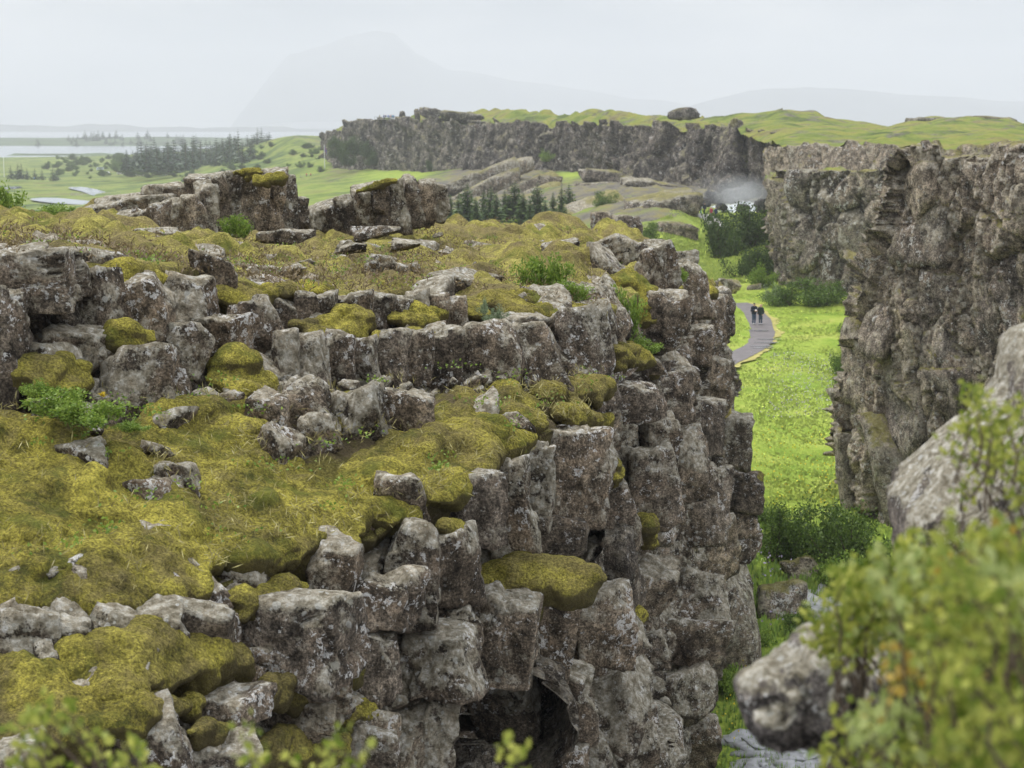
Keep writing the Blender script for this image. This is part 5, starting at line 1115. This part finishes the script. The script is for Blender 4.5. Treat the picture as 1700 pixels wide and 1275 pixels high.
    if hold: obj('phone' if cap else 'map_sheet', new_mesh('phone', np.array([[-.07, -.36, 1.19], [.07, -.36, 1.19], [.07, -.3, 1.27], [-.07, -.3, 1.27], [-.07, -.355, 1.183], [.07, -.355, 1.183], [.07, -.295, 1.263], [-.07, -.295, 1.263]]), [[0, 1, 2, 3], [7, 6, 5, 4], [0, 4, 5, 1], [1, 5, 6, 2], [2, 6, 7, 3], [3, 7, 4, 0]], False), cloth((.75, .74, .72)), root)
    if pack: obj('backpack', capsule_mesh('backpack', [((0, .2, 1.12), (0, .19, 1.36), .13, .12)], h, cloth(pack), .02), None, root)
    return tag(root, label, 'person', group)
q = ground_hit(1256, 541); fz = lambda x, y: gz(x, y) + .08
person((q[0] - .25, q[1], fz(q[0], q[1])), .35, 1.8, (0.018, 0.022, 0.035), (0.05, 0.075, 0.12), (0.015, 0.017, 0.03), 'person in dark navy jacket and cap looking down at a phone', 'couple standing on the path', True, cap=True)
person((q[0] + .35, q[1] + .05, fz(q[0], q[1])), -.55, 1.68, (0.022, 0.032, 0.03), (0.045, 0.065, 0.1), (0.3, 0.17, 0.07), 'person in black green jacket with light brown hair leaning to companion', 'couple standing on the path', False, longhair=True, pack=(.03, .04, .04))
for x, y, top, lg, lab in ((1163.5, 357, (.6, .65, .72), (.1, .3, .35), 'walker in pale blue top next to the waterfall'), (1169.5, 355, (.02, .025, .05), (.02, .03, .06), 'walker in dark clothes beside the pale blue walker'), (1180.5, 362, (.3, .03, .07), (.1, .13, .18), 'walker in crimson jacket on the gravel path'), (1188, 362.5, (.02, .035, .09), (.012, .02, .05), 'tall walker in navy on the gravel path')):
    D = 266 if x < 1175 else 258; q = P(x, y, D); z = gz(q[0], q[1]) + .6; person((q[0], q[1], z), x, 1.75, top, lg, (.08, .05, .03), lab, 'walkers near the waterfall', stride=.8, h=.035)
# far cliff viewing platform
M['wood'] = plain('weathered deck wood', (0.2, 0.18, 0.15), .85, .2, 3); M['steel'] = plain('galvanised rail', (0.3, 0.31, 0.32), .5, .1, 5); M['white'] = plain('white paint', (0.8, 0.8, 0.78), .5, .05)
def bx(V, F, a, b):
    o = len(V); V += [(x, y, z) for z in (a[2], b[2]) for y in (a[1], b[1]) for x in (a[0], b[0])]; F += [[o + i for i in f] for f in ((0, 2, 3, 1), (4, 5, 7, 6), (0, 1, 5, 4), (2, 6, 7, 3), (1, 3, 7, 5), (0, 4, 6, 2))]
def boxobj(name, boxes, mat, parent):
    V, F = [], []
    for a, b in boxes: bx(V, F, a, b)
    return obj(name, new_mesh(name, np.array(V, float), F, False), mat, parent)
def walkway(px0, px1, py, D, label, name, deck_d=3.0, rot=0.0, leg=2.0):
    a = P(px0, py, D); w_ = (px1 - px0) * D / FPX; root = empty(name, a, rot)
    boxobj('deck', [((0, 0, -.2), (w_, deck_d, 0))], M['wood'], root); n = max(4, int(w_ / 2.2))
    for i in range(n):
        x = w_ * i / (n - 1)
        boxobj('rail_post', [((x - .06, -.06, -.2), (x + .06, .06, 1.1))], M['steel'], root); boxobj('support', [((x - .1, deck_d / 2, -leg), (x + .1, deck_d / 2 + .2, -.2))], M['wood'], root)
    for z in (.55, 1.08): boxobj('handrail', [((0, -.045, z - .04), (w_, .045, z + .04))], M['steel'], root)
    return tag(root, label, 'walkway')
walkway(622, 662, 198, 668, 'viewing platform with a railing on the far cliff edge', 'viewing_platform', 6)
walkway(498, 556, 294, 720, 'timber boardwalk with railing across the slope below the flagpole', 'boardwalk', 3)
walkway(118, 198, 324, 795, 'dark footbridge over the valley stream', 'footbridge', 3, .35, 1.2)
pp = []
def tiny(x, y, D, top, lab, grp):
    q = P(x, y, D)
    if not pp: pp.append(person(q, x, 1.75, top, (.03, .04, .07), (.06, .04, .03), lab, grp, stride=.5, h=.05)); return
    o = copy_tree(pp[0]); o.location = [float(v) for v in q]; o.rotation_euler[2] = x; tag(o, lab, 'person', grp)
    for c in o.children:
        if c.name.startswith('jacket'): c.data = c.data.copy(); c.data.materials[0] = cloth(top)
for x, c, nm in ((630.5, (.3, .25, .15), 'tan'), (637.5, (.03, .05, .2), 'navy'), (640.5, (.03, .04, .1), 'black'), (644.5, (.12, .2, .5), 'light blue'), (647, (.4, .42, .45), 'grey'), (649, (.5, .03, .08), 'red'), (651, (.03, .3, .35), 'teal'), (653.5, (.05, .2, .5), 'bright blue')):
    tiny(x, 198, 671, c, 'tiny visitor in %s jacket on the viewing platform' % nm, 'visitors on the viewing platform')
for x, c, nm in ((509, (.6, .1, .05), 'orange'), (516, (.5, .1, .1), 'dull red'), (539, (.1, .15, .35), 'blue')): tiny(x, 294, 721, c, 'tiny walker in %s on the boardwalk' % nm, 'walkers on the boardwalk')
for x, y, c, nm in ((13.5, 323, (.02, .02, .02), 'black'), (57, 299, (.1, .3, .6), 'sky blue'), (269, 309, (.1, .2, .5), 'deep blue')): tiny(x, y, 33.5 * FPX / (y - HOR), c, 'lone tiny walker in %s on the valley meadow' % nm, 'walkers on the valley meadow')
def flagpole(px, y0, y1, D, label, flag=True):
    a = P(px, y1, D); h = (y1 - y0) * D / FPX; root = empty('flagpole', a); TV, TF = tubes([([(0, 0, -1), (0, 0, h * .5), (0, 0, h)], [.2, .17, .1])], 8); me = new_mesh('pole', TV, TF); obj('pole', me, M['white'], root)
    k = np.linspace(0, 6.28, 10, endpoint=False); me = new_mesh('finial', np.concatenate([np.stack([np.cos(k) * .2, np.sin(k) * .2, 0 * k + h], -1), [[0, 0, h + .35]]]), [[i, (i + 1) % 10, 10] for i in range(10)]); obj('finial', me, M['white'], root)
    if flag:
        u, v = np.meshgrid(np.linspace(0, 1, 14), np.linspace(0, 1, 8)); X = .2 + u * .9; Y = .22 * np.sin(u * 9) * u; Z = h - .3 - v * 2.2 - u * 1.3
        fl = obj('flag', new_mesh('flag', np.stack([X, Y, Z], -1).reshape(-1, 3), grid_faces(8, 14)), cloth((.03, .08, .35)), root); Z2 = Z[:, 5:8]; obj('flag_cross', new_mesh('flag_cross', np.stack([X[:, 5:8], Y[:, 5:8] - .03, Z2], -1).reshape(-1, 3), grid_faces(8, 3)), cloth((.6, .1, .1)), fl)
    return tag(root, label, 'flagpole')
flagpole(539, 243, 279, 755, 'white flagpole with a limp blue flag on the grassy knoll'); flagpole(7, 262, 291, 1000, 'white flagpole by the dark tree row', False); flagpole(225, 257, 272, 1300, 'short white pole in front of the plantation', False); flagpole(190, 261, 268, 1400, 'faint white post near the lake shore', False)
M['glass'] = plain('dark window glass', (0.02, 0.025, 0.03), .1, .05, 3, .6); M['tyre'] = plain('tyre rubber', (0.02, 0.02, 0.02), .9, .05)
def vehicle(px, py, L, H, col, label, bus=False):
    D = 33 * FPX / (py - HOR); q = P(px, py, D); root = empty('parked_car' if not bus else 'parked_coach', q, random.uniform(-.3, .3)); W = 1.9
    prof = [(0, .35), (0, H * .6), (L * .06, H * .62), (L * .1, H * .95), (L * .14, H), (L * .97, H), (L, H * .9), (L, .35)] if bus else [(0, .35), (0, .85), (L * .22, .95), (L * .36, H), (L * .84, H), (L * .97, .95), (L, .9), (L, .35)]
    n = len(prof); V = [(x, 0, z) for x, z in prof] + [(x, W, z) for x, z in prof]; obj('body', new_mesh('body', np.array(V, float), [list(range(n)), list(range(2 * n - 1, n - 1, -1))] + [[i, i + n, (i + 1) % n + n, (i + 1) % n] for i in range(n)], False), cloth(col), root)
    x0, x1 = (.14, .95) if bus else (.34, .86); z0 = H * .58
    k = 5 if bus else 2
    for i in range(k): a = L * (x0 + (x1 - x0) * i / k); boxobj('window', [((a + .06, -.02, z0), (a + L * (x1 - x0) / k - .06, .03, H - .14))], M['glass'], root)
    for x in (L * .2, L * .8):
        t = np.linspace(0, 6.28, 12, endpoint=False); V = [(x + .34 * math.cos(a), -.03, .34 + .34 * math.sin(a)) for a in t] + [(x + .34 * math.cos(a), .22, .34 + .34 * math.sin(a)) for a in t]; obj('wheel', new_mesh('wheel', np.array(V), [list(range(12)), list(range(23, 11, -1))] + [[i, i + 12, (i + 1) % 12 + 12, (i + 1) % 12] for i in range(12)], False), M['tyre'], root)
    return tag(root, label, 'vehicle', 'vehicles parked by the plantation')
vehicle(194, 290.5, 6.2, 2.4, (.75, .75, .75), 'white van parked left of the red van', True); vehicle(209, 291, 3.4, 2.4, (.45, .05, .05), 'red van parked between white vehicles', True); vehicle(217, 292, 3.6, 2.0, (.78, .78, .78), 'white car parked right of the red van'); vehicle(228.5, 292.5, 3.6, 1.7, (.75, .75, .76), 'white car parked at the end of the row'); vehicle(271, 294, 4, 1.4, (.7, .72, .74), 'pale car half hidden in the scrub'); vehicle(171, 289, 4, 1.6, (.7, .72, .74), 'grey white car alone on the meadow track'); vehicle(160, 283, 5, 2.2, (.6, .65, .75), 'pale blue van in the birch scrub', True)
def pool(pts, label, D=None):
    q = np.array([ground_hit(x, y, 300) for x, y in pts]); 
    for _ in range(3): q = np.stack([q * .75 + np.roll(q, -1, 0) * .25, q * .25 + np.roll(q, -1, 0) * .75], 1).reshape(-1, 3)
    q[:, 2] = np.median(q[:, 2]) + .3; me = new_mesh('stream', q, [list(range(len(q)))], False); tag(obj('stream', me, M['stream']), label, None, None, 'structure')
pool([(45, 333), (90, 330), (150, 334), (190, 333), (178, 339), (110, 340), (60, 337)], 'pale bend of the valley stream'); pool([(105, 314), (140, 312), (170, 317), (195, 324), (185, 328), (150, 325), (140, 320)], 'stream reach by the footbridge'); pool([(5, 311), (40, 310), (30, 314), (10, 315)], 'stream glint at the valley meadow'); pool([(130, 352), (180, 350), (200, 354), (150, 358)], 'stream glint close behind the ridge')

# waterfall, its boulders and spray
_b = NB('white water'); _p = _b.pos((1, 1, .5)); _n = _b.noise(_p, 1.1, 6, .7); M['foam'] = _b.finish(_b.ramp(_n, (.42, (.16, .2, .22)), (.52, (.6, .64, .66)), (.6, (.85, .87, .88))), .4, _b.bump(_n, .8, .3), .4)
def rapids():
    # a broken cascade: the water steps down over boulders, higher at the back
    u, v = np.meshgrid(np.linspace(0, 1, 110), np.linspace(0, 1, 44)); px = 1168 + u * 114; D = 282 + v * 20
    step = np.floor(v * 4 + fbm(np.stack([u * 7, v * 2, u * 0], -1), 3, 4) * .8) / 4; py = 351 - v * 6 - np.clip(step, 0, 1) * 9 * np.clip(u * 1.6, .2, 1); q = P(px, py, D); q[..., 2] += fbm(q * .9, 4, 3) * .55
    edge = np.clip(np.minimum(u * 9, (1 - u) * 14), 0, 1); q[..., 2] -= (1 - edge) * 2 + np.clip(fbm(q * .35, 3, 9) - .12, 0, 1) * 3.5
    tag(obj('waterfall', new_mesh('waterfall', q.reshape(-1, 3), grid_faces(44, 110)), M['foam']), 'foaming white rapids below the far cliff', None, None, 'structure')
rapids()
M['wetrock'] = rock_material('wet dark boulder', .5, (.035, .035, .037), (.08, .08, .085), (.15, .15, .155), lichen=.2, spots=.3)
for i, (x0, y0, x1, y1, D) in enumerate(((1256, 331, 1284, 352, 280), (1190, 338, 1206, 349, 281), (1222, 339, 1244, 352, 280), (1168, 318, 1200, 340, 308), (1196, 312, 1240, 336, 310), (1236, 302, 1262, 330, 312), (1150, 328, 1178, 346, 300))): block_at(x0, y0, x1, y1, D, 'wetrock', ('wet dark boulder right of the foaming rapids', 'small wet rock splitting the rapids', 'wet rock in the middle of the rapids', 'sloping wet rock left above the rapids', 'large wet rock behind the spray', 'upright wet rock by the falling water', 'low wet rock beside the walkers')[i], cuts=4)
def mist(px, py, D, rx, ry, rz, dens, seed):
    bm = bmesh.new(); bmesh.ops.create_icosphere(bm, subdivisions=3, radius=1.0); me = bpy.data.meshes.new('mist'); bm.to_mesh(me); bm.free()
    m = bpy.data.materials.new('spray mist'); m.use_nodes = True; nt = m.node_tree; nt.nodes.clear(); N, L = nt.nodes, nt.links
    o_ = N.new('ShaderNodeOutputMaterial'); v = N.new('ShaderNodeVolumePrincipled'); v.inputs['Color'].default_value = (.97, .98, 1, 1)
    tc = N.new('ShaderNodeTexCoord'); ln = N.new('ShaderNodeVectorMath'); ln.operation = 'LENGTH'; L.new(tc.outputs['Object'], ln.inputs[0]); rp = N.new('ShaderNodeMapRange'); rp.inputs[1].default_value = 1; rp.inputs[2].default_value = .1; rp.inputs[3].default_value = 0; rp.inputs[4].default_value = dens; L.new(ln.outputs['Value'], rp.inputs[0])
    no = N.new('ShaderNodeTexNoise'); no.inputs['Scale'].default_value = 2.2; L.new(tc.outputs['Object'], no.inputs[0]); mu = N.new('ShaderNodeMath'); mu.operation = 'MULTIPLY'; L.new(rp.outputs[0], mu.inputs[0]); L.new(no.outputs['Fac'], mu.inputs[1]); L.new(mu.outputs[0], v.inputs['Density']); L.new(v.outputs[0], o_.inputs['Volume'])
    me.materials.append(m); o = obj('mist', me); o.location = P(px, py, D); o.scale = (rx, ry, rz); tag(o, 'white spray hanging over the rapids', None, None, 'stuff')
mist(1240, 326, 291, 6.5, 6, 4.2, .16, 1); mist(1205, 318, 300, 8, 6, 4, .06, 2)
# ------------------------------------------------------------------ columned outcrops on the back of the ridge
def outcrop(label, cols, slab, name='rock_outcrop', yaw=.25):
    root = tag(empty(name, P(cols[0][0], cols[0][3], cols[0][4])), label, 'outcrop', 'columned outcrops on the ridge back')
    for x0, y0, x1, y1, D, roll in cols: block_at(x0, y0, x1, y1, D, 'rock', None, 'rock_column', deep=1.3, sub=4, roll=roll, rough=.06, parent=root, k=44, cuts=2, tilt=.08, yaw=yaw)
    for x0, y0, x1, y1, D, roll, deep in slab: block_at(x0, y0, x1, y1, D, 'rock', None, 'rock_slab', deep=deep, sub=4, roll=roll, rough=.06, parent=root, k=40, cuts=3, tilt=.06, yaw=.1)
outcrop('tilted outcrop of grey columns with moss on its crest', [(196, 352, 236, 392, 39.5, -.2), (226, 345, 262, 396, 39.3, -.2), (254, 336, 292, 402, 39, -.18), (284, 330, 316, 406, 38.8, -.15), (308, 322, 342, 410, 38.6, -.12), (334, 300, 362, 402, 38.8, -.1), (354, 290, 384, 398, 39, -.08), (374, 282, 402, 392, 39.2, -.06), (394, 284, 424, 394, 39.3, -.05), (416, 282, 446, 390, 39.4, .02), (438, 280, 474, 388, 39.6, .05), (464, 292, 492, 384, 39.9, .1), (484, 325, 512, 382, 40.2, .15)],
        [(100, 338, 250, 372, 41.5, -.16, .9), (160, 322, 300, 362, 41.6, -.18, .9), (240, 306, 350, 350, 41.8, -.16, .9), (310, 290, 400, 340, 41.5, -.12, 1.0)])
outcrop('leaning slab of split columns behind the heath', [(512, 346, 545, 388, 41.5, -.3), (538, 336, 572, 388, 41.3, -.3), (564, 324, 598, 388, 41.2, -.26), (590, 312, 622, 388, 41, -.22), (614, 302, 650, 386, 41, -.18), (642, 293, 674, 384, 41.1, -.1), (666, 294, 698, 380, 41.3, -.05), (690, 298, 722, 376, 41.5, .02), (712, 302, 742, 372, 41.8, .08)],
        [(505, 330, 620, 368, 43.5, -.25, .9), (590, 302, 690, 345, 43.5, -.2, 1.0)])
moss([(385, 283), (430, 278), (435, 286), (400, 290)], 'moss crest on the columned outcrop', .12, flat=.45, h=.03, D=39.2, seed=51, off=.5); moss([(420, 292), (470, 286), (474, 296), (430, 300)], 'thin moss band below the outcrop crest', .12, flat=.45, h=.03, D=39, seed=52, off=.5); moss([(590, 318), (640, 298), (665, 296), (620, 312)], 'moss dusting on the leaning slab crest', .16, h=.05, D=40.8, seed=53, off=.5)
for i, (x0, y0, x1, y1, D) in enumerate(((425, 378, 520, 396, 37.5), (510, 376, 590, 392, 37.8), (585, 368, 665, 388, 38.5), (655, 364, 735, 384, 39), (735, 352, 800, 374, 45), (795, 360, 850, 376, 46), (340, 398, 420, 418, 34), (195, 395, 260, 420, 30), (300, 405, 372, 432, 28.5), (225, 372, 300, 392, 36), (560, 395, 610, 412, 34), (0, 372, 60, 392, 33), (650, 392, 700, 405, 35), (900, 395, 960, 412, 42), (840, 410, 880, 424, 37))):
    if i in (1, 3, 4, 5): continue
    o = block_at(x0, y0 + 7, x1, y1 + 7, D, 'rock', None, 'ledge_stone', deep=.9, sub=4, rough=.08, k=60, cuts=3, tilt=.12, yaw=.15); under(o, ridge)
# stones lying in the heath
r = random.Random(12); SPROTO = []
for i in range(8):
    N, O = box_planes(1, .8, .7, .25, 5, 500 + i); SPROTO.append(rock_mesh('heath_stone', N, O, (.5, .4, .35), 3, 36, .07, 2, i, (i * 3, 0, 0), M['rock']))
for i in range(110):
    px = r.uniform(-60, 1010); t = r.random(); yb, yk = np.interp(px, RC, RL['brow'][0]), np.interp(px, RC, RL['back'][0]); py = yk + (yb - yk) * t ** .8
    q = ridge_P(px, py)[0]; o = obj('heath_stone', SPROTO[i % 8]); s = r.uniform(.12, .5) * (1.2 if t > .7 else 1); o.location = q + np.array([0, 0, .02]); o.scale = (s * r.uniform(.8, 1.8), s, s * r.uniform(.5, .9)); o.rotation_euler = (r.uniform(-.3, .3), r.uniform(-.3, .3), r.uniform(0, 6)); under(o, ridge)
# rubble on the moss bench and ledges
for i in range(46):
    px = r.uniform(-40, 1000); py = np.interp(px, RC, RL[r.choice(('foot', 'sill', 'foot'))][0]) + r.uniform(-14, 10)
    q = ridge_P(px, min(py, 1270), -.12)[0]; o = obj('rubble_stone', SPROTO[i % 8]); s = r.uniform(.1, .34); o.location = q; o.scale = (s * r.uniform(.8, 1.6), s, s * r.uniform(.6, 1)); o.rotation_euler = (r.uniform(-.5, .5), r.uniform(-.5, .5), r.uniform(0, 6)); under(o, ridge)
# low green herbs on moss and heath
def herb_stuff():
    C = []
    for i in range(200):
        px = r.uniform(0, 1090); k = r.random()
        if k < .75: yb, yk = np.interp(px, RC, RL['brow'][0]), np.interp(px, RC, RL['back'][0]); py = yk + (yb - yk) * r.random(); up = .12
        else: yb, yk = np.interp(px, RC, RL['edge'][0]), np.interp(px, RC, RL['foot'][0]); py = yk + (yb - yk) * r.random(); up = .3
        c = ridge_P(px, py)[0] + np.array([0, 0, up]); m = r.randint(8, 34); s = r.uniform(.06, .22)
        C.append(c + rng.normal(0, 1, (m, 3)) * np.array([s, s, .03]))
    C = np.concatenate(C); V, F = leaf_quads(C, .05, .03, .5); me = new_mesh('herb_cover', V, F, False); me.materials.append(M['leaf_bright']); tag(obj('herb_cover', me), 'tiny green herbs sprinkled over moss and heath', None, None, 'stuff')
herb_stuff()
M['straw'] = leaf_material('dead grass', (0.2, 0.17, 0.06), (0.45, 0.4, 0.16), .2)
def straw():
    C = []
    for i in range(150):
        px = r.uniform(0, 960); yb, yk = np.interp(px, RC, RL['edge'][0]), np.interp(px, RC, RL['foot'][0]); c = ridge_P(px, yk + (yb - yk) * r.random())[0] + np.array([0, -.1, .16]); m = r.randint(6, 26); s = r.uniform(.05, .25); C.append(c + rng.normal(0, 1, (m, 3)) * np.array([s, s, .04]))
    C = np.concatenate(C); V, F = leaf_quads(C, .13, .012, 1.2); me = new_mesh('dead_grass', V, F, False); me.materials.append(M['straw']); tag(obj('dead_grass', me), 'thin dead grass stalks standing in the moss', None, None, 'stuff')
straw()
for i in range(16):       # stones showing through the moss
    px = r.uniform(10, 860); yb, yk = np.interp(px, RC, RL['edge'][0]), np.interp(px, RC, RL['foot'][0]); q = ridge_P(px, yk + (yb - yk) * r.uniform(.1, .9))[0]; o = obj('moss_stone', SPROTO[i % 8]); s = r.uniform(.12, .42); o.location = q + np.array([0, 0, .1]); o.scale = (s * r.uniform(.8, 1.7), s, s * r.uniform(.5, .9)); o.rotation_euler = (r.uniform(-.4, .4), r.uniform(-.4, .4), r.uniform(0, 6)); under(o, ridge)
M['heather'] = leaf_material('brown heather', (0.1, 0.07, 0.04), (0.24, 0.18, 0.09), .1)
def heather():
    C = []
    for i in range(420):
        px = r.uniform(-40, 1010); t = r.random() ** .9; yb, yk = np.interp(px, RC, RL['brow'][0]), np.interp(px, RC, RL['back'][0]); c = ridge_P(px, yk + (yb - yk) * t)[0] + np.array([0, 0, .08])
        m = r.randint(20, 60); C.append(c + rng.normal(0, 1, (m, 3)) * np.array([.3, .3, .05]))
    C = np.concatenate(C); V, F = leaf_quads(C, .1, .02, 1.0); me = new_mesh('heather_cover', V, F, False); me.materials.append(M['heather']); tag(obj('heather_cover', me), 'low brown heather twigs on the ridge top', None, None, 'stuff')
heather()
def dandelion():
    q = ridge_P(187, 645)[0] - np.array([0, .5, 0]); root = empty('dandelion', q); TV, TF = tubes([([(-.35, 0, -.1), (-.2, 0, -.06), (0, 0, 0)], [.006, .005, .004])]); obj('stem', new_mesh('stem', TV, TF), M['leaf'], root)
    V, F = leaf_quads(rng.normal(0, .008, (60, 3)), .045, .014, .2); me = new_mesh('flower_head', V, F, False); obj('flower_head', me, M['yellow'], root); tag(root, 'single yellow dandelion on a thin stalk in the scarp hollow', 'flower')
dandelion()
# ------------------------------------------------------------------ foreground: bank, boulders, dwarf birch
M['earth'] = plain('dark humus', (0.05, 0.04, 0.028), .95, .4, 12, .1, .03)
BX = [(1215, 1262, 1235, 1290, 6.2)]
block_at(1222, 1062, 1440, 1258, 5.6, 'rock_near', 'blurred lichened boulder jutting over the gorge in the foreground', deep=.9, sub=5, k=10, cuts=6, rough=.09, tilt=.2, yaw=.3)
block_at(1400, 1075, 1540, 1310, 5.5, 'rock_near', 'blurred cracked rock under the dwarf birch', deep=.9, sub=5, k=12, cuts=5, rough=.09, tilt=.2, yaw=-.2)
def big_fore():
    D = 7.2; N, O = [], []
    w_, h_ = 1.35, 1.5; base = [((-1, -.15, .95), .42), ((-1, 0, -.12), .62), ((0, -1, .1), .55), ((.1, -.8, .8), .62), ((0, 1, 0), .7), ((1, 0, 0), .8), ((0, 0, -1), .8), ((.2, 0, 1), .75), ((-.75, -.6, -.2), .6)]
    for n, d in base: N.append(unit(n)); O.append(d)
    c = P(1728, 842, D + .4); me = rock_mesh('boulder', N, O, (.8, .7, .8), 5, 26, .07, 2, 77, c, M['rock_near']); o = obj('boulder', me); o.location = c; tag(o, 'large blurred sloping boulder behind the dwarf birch', 'boulder')
big_fore()
# bank that carries the shrub
u, v = np.meshgrid(np.linspace(0, 1, 60), np.linspace(0, 1, 60)); X = 1.1 + u * 2.6; Y = 2.6 + v * 3.6
top = np.interp(u, [0, .15, .4, 1], [-2.6, -1.55, -1.2, -.95]) - v * .12; V = np.stack([X, Y, top + .12 * fbm(np.stack([X, Y, X * 0], -1) * 2, 4, 3)], -1)
tag(obj('earth_bank', new_mesh('earth_bank', V.reshape(-1, 3), grid_faces(60, 60)), M['earth']), 'dark earth bank under the foreground dwarf birch', None, None, 'structure')
def leaf_shapes(C, Dr, L, W):
    """pointed oval leaves of six faces, creased along the rib"""
    n = len(C); d = Dr / np.linalg.norm(Dr, axis=1, keepdims=True); s = np.cross(d, rand_dirs(n)); s /= np.linalg.norm(s, axis=1, keepdims=True); nn = np.cross(s, d); L = L[:, None]; W = W[:, None]
    pr = [(0, 0, 0), (.3, .42, .1), (.65, .46, .12), (1, 0, -.06), (.65, -.46, .12), (.3, -.42, .1), (.35, 0, 0), (.68, 0, 0)]
    V = np.stack([C + d * L * a + s * W * b + nn * W * c for a, b, c in pr], 1).reshape(-1, 3); f = [(0, 1, 6), (1, 2, 7), (1, 7, 6), (2, 3, 7), (0, 6, 5), (6, 7, 4), (6, 4, 5), (7, 3, 4)]
    i = np.arange(n)[:, None] * 8; F = np.concatenate([i + np.array(t)[None] for t in f], 0); return V, F
def sprig_shrub(twigs, label, name, mat='leaf_fore', leaf=.03, seed=1, group='dwarf birch in the foreground', ll=34):
    """twigs: (base point, tip point)"""
    r = random.Random(seed); paths, C, Dr = [], [], []
    for a, b in twigs:
        a, b = np.array(a), np.array(b); k = 6; pts = [a + (b - a) * t + np.array([r.gauss(0, .012), r.gauss(0, .012), .05 * math.sin(t * 3)]) for t in np.linspace(0, 1, k)]; paths.append((pts, [.0048 * (1 - .8 * t) for t in np.linspace(0, 1, k)]))
        for j in range(ll):
            t = r.uniform(.25, 1.02) ** .7; f = t * (k - 1); i0 = min(int(f), k - 2); p = pts[i0] + (pts[i0 + 1] - pts[i0]) * (f - i0); C.append(p + np.array([r.gauss(0, .02), r.gauss(0, .02), r.gauss(0, .02)])); Dr.append(unit(b - a) * .6 + np.array([r.gauss(0, .6), r.gauss(0, .6), r.gauss(.35, .5)]))
    C, Dr = np.array(C), np.array(Dr); V, F = leaf_shapes(C, Dr, leaf * rng.uniform(.6, 1.25, len(C)), leaf * .75 * rng.uniform(.7, 1.15, len(C)))
    root = empty(name, twigs[0][0]); me = new_mesh('foliage', V, F, False); me.materials.append(M[mat]); under(obj('foliage', me), root); TV, TF = tubes(paths, 5); me = new_mesh('twig', TV, TF); me.materials.append(M['bark']); tag(under(obj('twig', me), root), None, None, None, 'stuff')
    return tag(root, label, 'shrub', group)
r = random.Random(5)
def tw(n, x0, x1, y0, y1, D0, D1, reach=.28):
    out = []
    for _ in range(n):
        D = r.uniform(D0, D1); px, py = r.uniform(x0, x1), r.uniform(y0, y1); b = P(px, py, D); out.append((b + np.array([r.uniform(-.05, .22), r.uniform(-.05, .1), -reach * r.uniform(.6, 1.2)]), b))
    return out
sprig_shrub(tw(84, 1480, 1720, 900, 1290, 3.6, 5.0) + tw(46, 1560, 1720, 880, 1290, 2.8, 3.8), 'blurred dwarf birch filling the lower right foreground', 'dwarf_birch', seed=2)
sprig_shrub(tw(34, 1390, 1560, 920, 1060, 4.2, 4.9), 'blurred yellow green birch sprays above the cracked rock', 'dwarf_birch', seed=3)
M['leaf_pale'] = leaf_material('pale willow leaf', (0.2, 0.26, 0.06), (0.48, 0.52, 0.2), 0.4, s=9.0); M['leaf_rust'] = leaf_material('rusty birch leaf', (0.3, 0.2, 0.03), (0.5, 0.36, 0.07), 0.4, s=9.0)
sprig_shrub(tw(34, 1420, 1720, 900, 1290, 2.9, 4.6), 'paler willow leaves mixed into the lower right foreground', 'willow_shrub', 'leaf_pale', .034, 12, ll=22); sprig_shrub(tw(8, 1480, 1720, 880, 1200, 3.2, 4.4), 'yellow brown birch leaves in the lower right foreground', 'dwarf_birch', 'leaf_rust', .028, 13, ll=20)
sprig_shrub(tw(22, 1560, 1710, 640, 830, 4.6, 5.4, .22), 'blurred birch sprays crossing the large sloping boulder', 'dwarf_birch', seed=4, leaf=.024)
sprig_shrub(tw(12, 1330, 1440, 985, 1080, 4.6, 5.0, .2), 'blurred birch tips over the jutting boulder', 'dwarf_birch', seed=5)
sprig_shrub(tw(16, 1360, 1540, 1190, 1290, 3.8, 4.4, .22), 'blurred birch twigs below the cracked rock', 'dwarf_birch', seed=6, ll=16)
for i, (x, y, w_, n, lab) in enumerate(((70, 1190, 90, 10, 'blurred twig tip over the moss mass'), (190, 1240, 60, 6, 'blurred leafy tip beside the moss mass'), (30, 1240, 60, 7, 'blurred leaves in the bottom corner'), (412, 1235, 30, 3, 'thin blurred tip before the low flat block'), (545, 1240, 50, 6, 'bright blurred leaf cluster before the moss pillow'), (850, 1262, 26, 3, 'small bright blurred leaf tip under the dark cave'))):
    sprig_shrub(tw(n, x - w_ / 2, x + w_ / 2, y - 25, y + 40, 3.6, 4.2, .3), lab, 'willow_sprig', 'leaf_fore', .03, 20 + i, 'willow tips along the lower foreground', 12)
# ------------------------------------------------------------------ humid air
def haze():
    bm = bmesh.new(); bmesh.ops.create_cube(bm, size=1.0)
    bmesh.ops.scale(bm, vec=(20000, 14400, 640), verts=bm.verts); bmesh.ops.translate(bm, vec=(-1000, 6700, 270), verts=bm.verts)
    me = bpy.data.meshes.new('haze'); bm.to_mesh(me); bm.free()
    m = bpy.data.materials.new('haze air'); m.use_nodes = True; nt = m.node_tree; nt.nodes.clear()
    o_ = nt.nodes.new('ShaderNodeOutputMaterial'); v = nt.nodes.new('ShaderNodeVolumePrincipled')
    v.inputs['Color'].default_value = (0.765, 0.775, 0.8, 1); v.inputs['Density'].default_value = 2.05e-4; v.inputs['Anisotropy'].default_value = 0.0
    nt.links.new(v.outputs[0], o_.inputs['Volume']); me.materials.append(m)
    tag(obj('haze', me), 'thin pale humid air over the whole landscape', None, None, 'stuff')
haze()
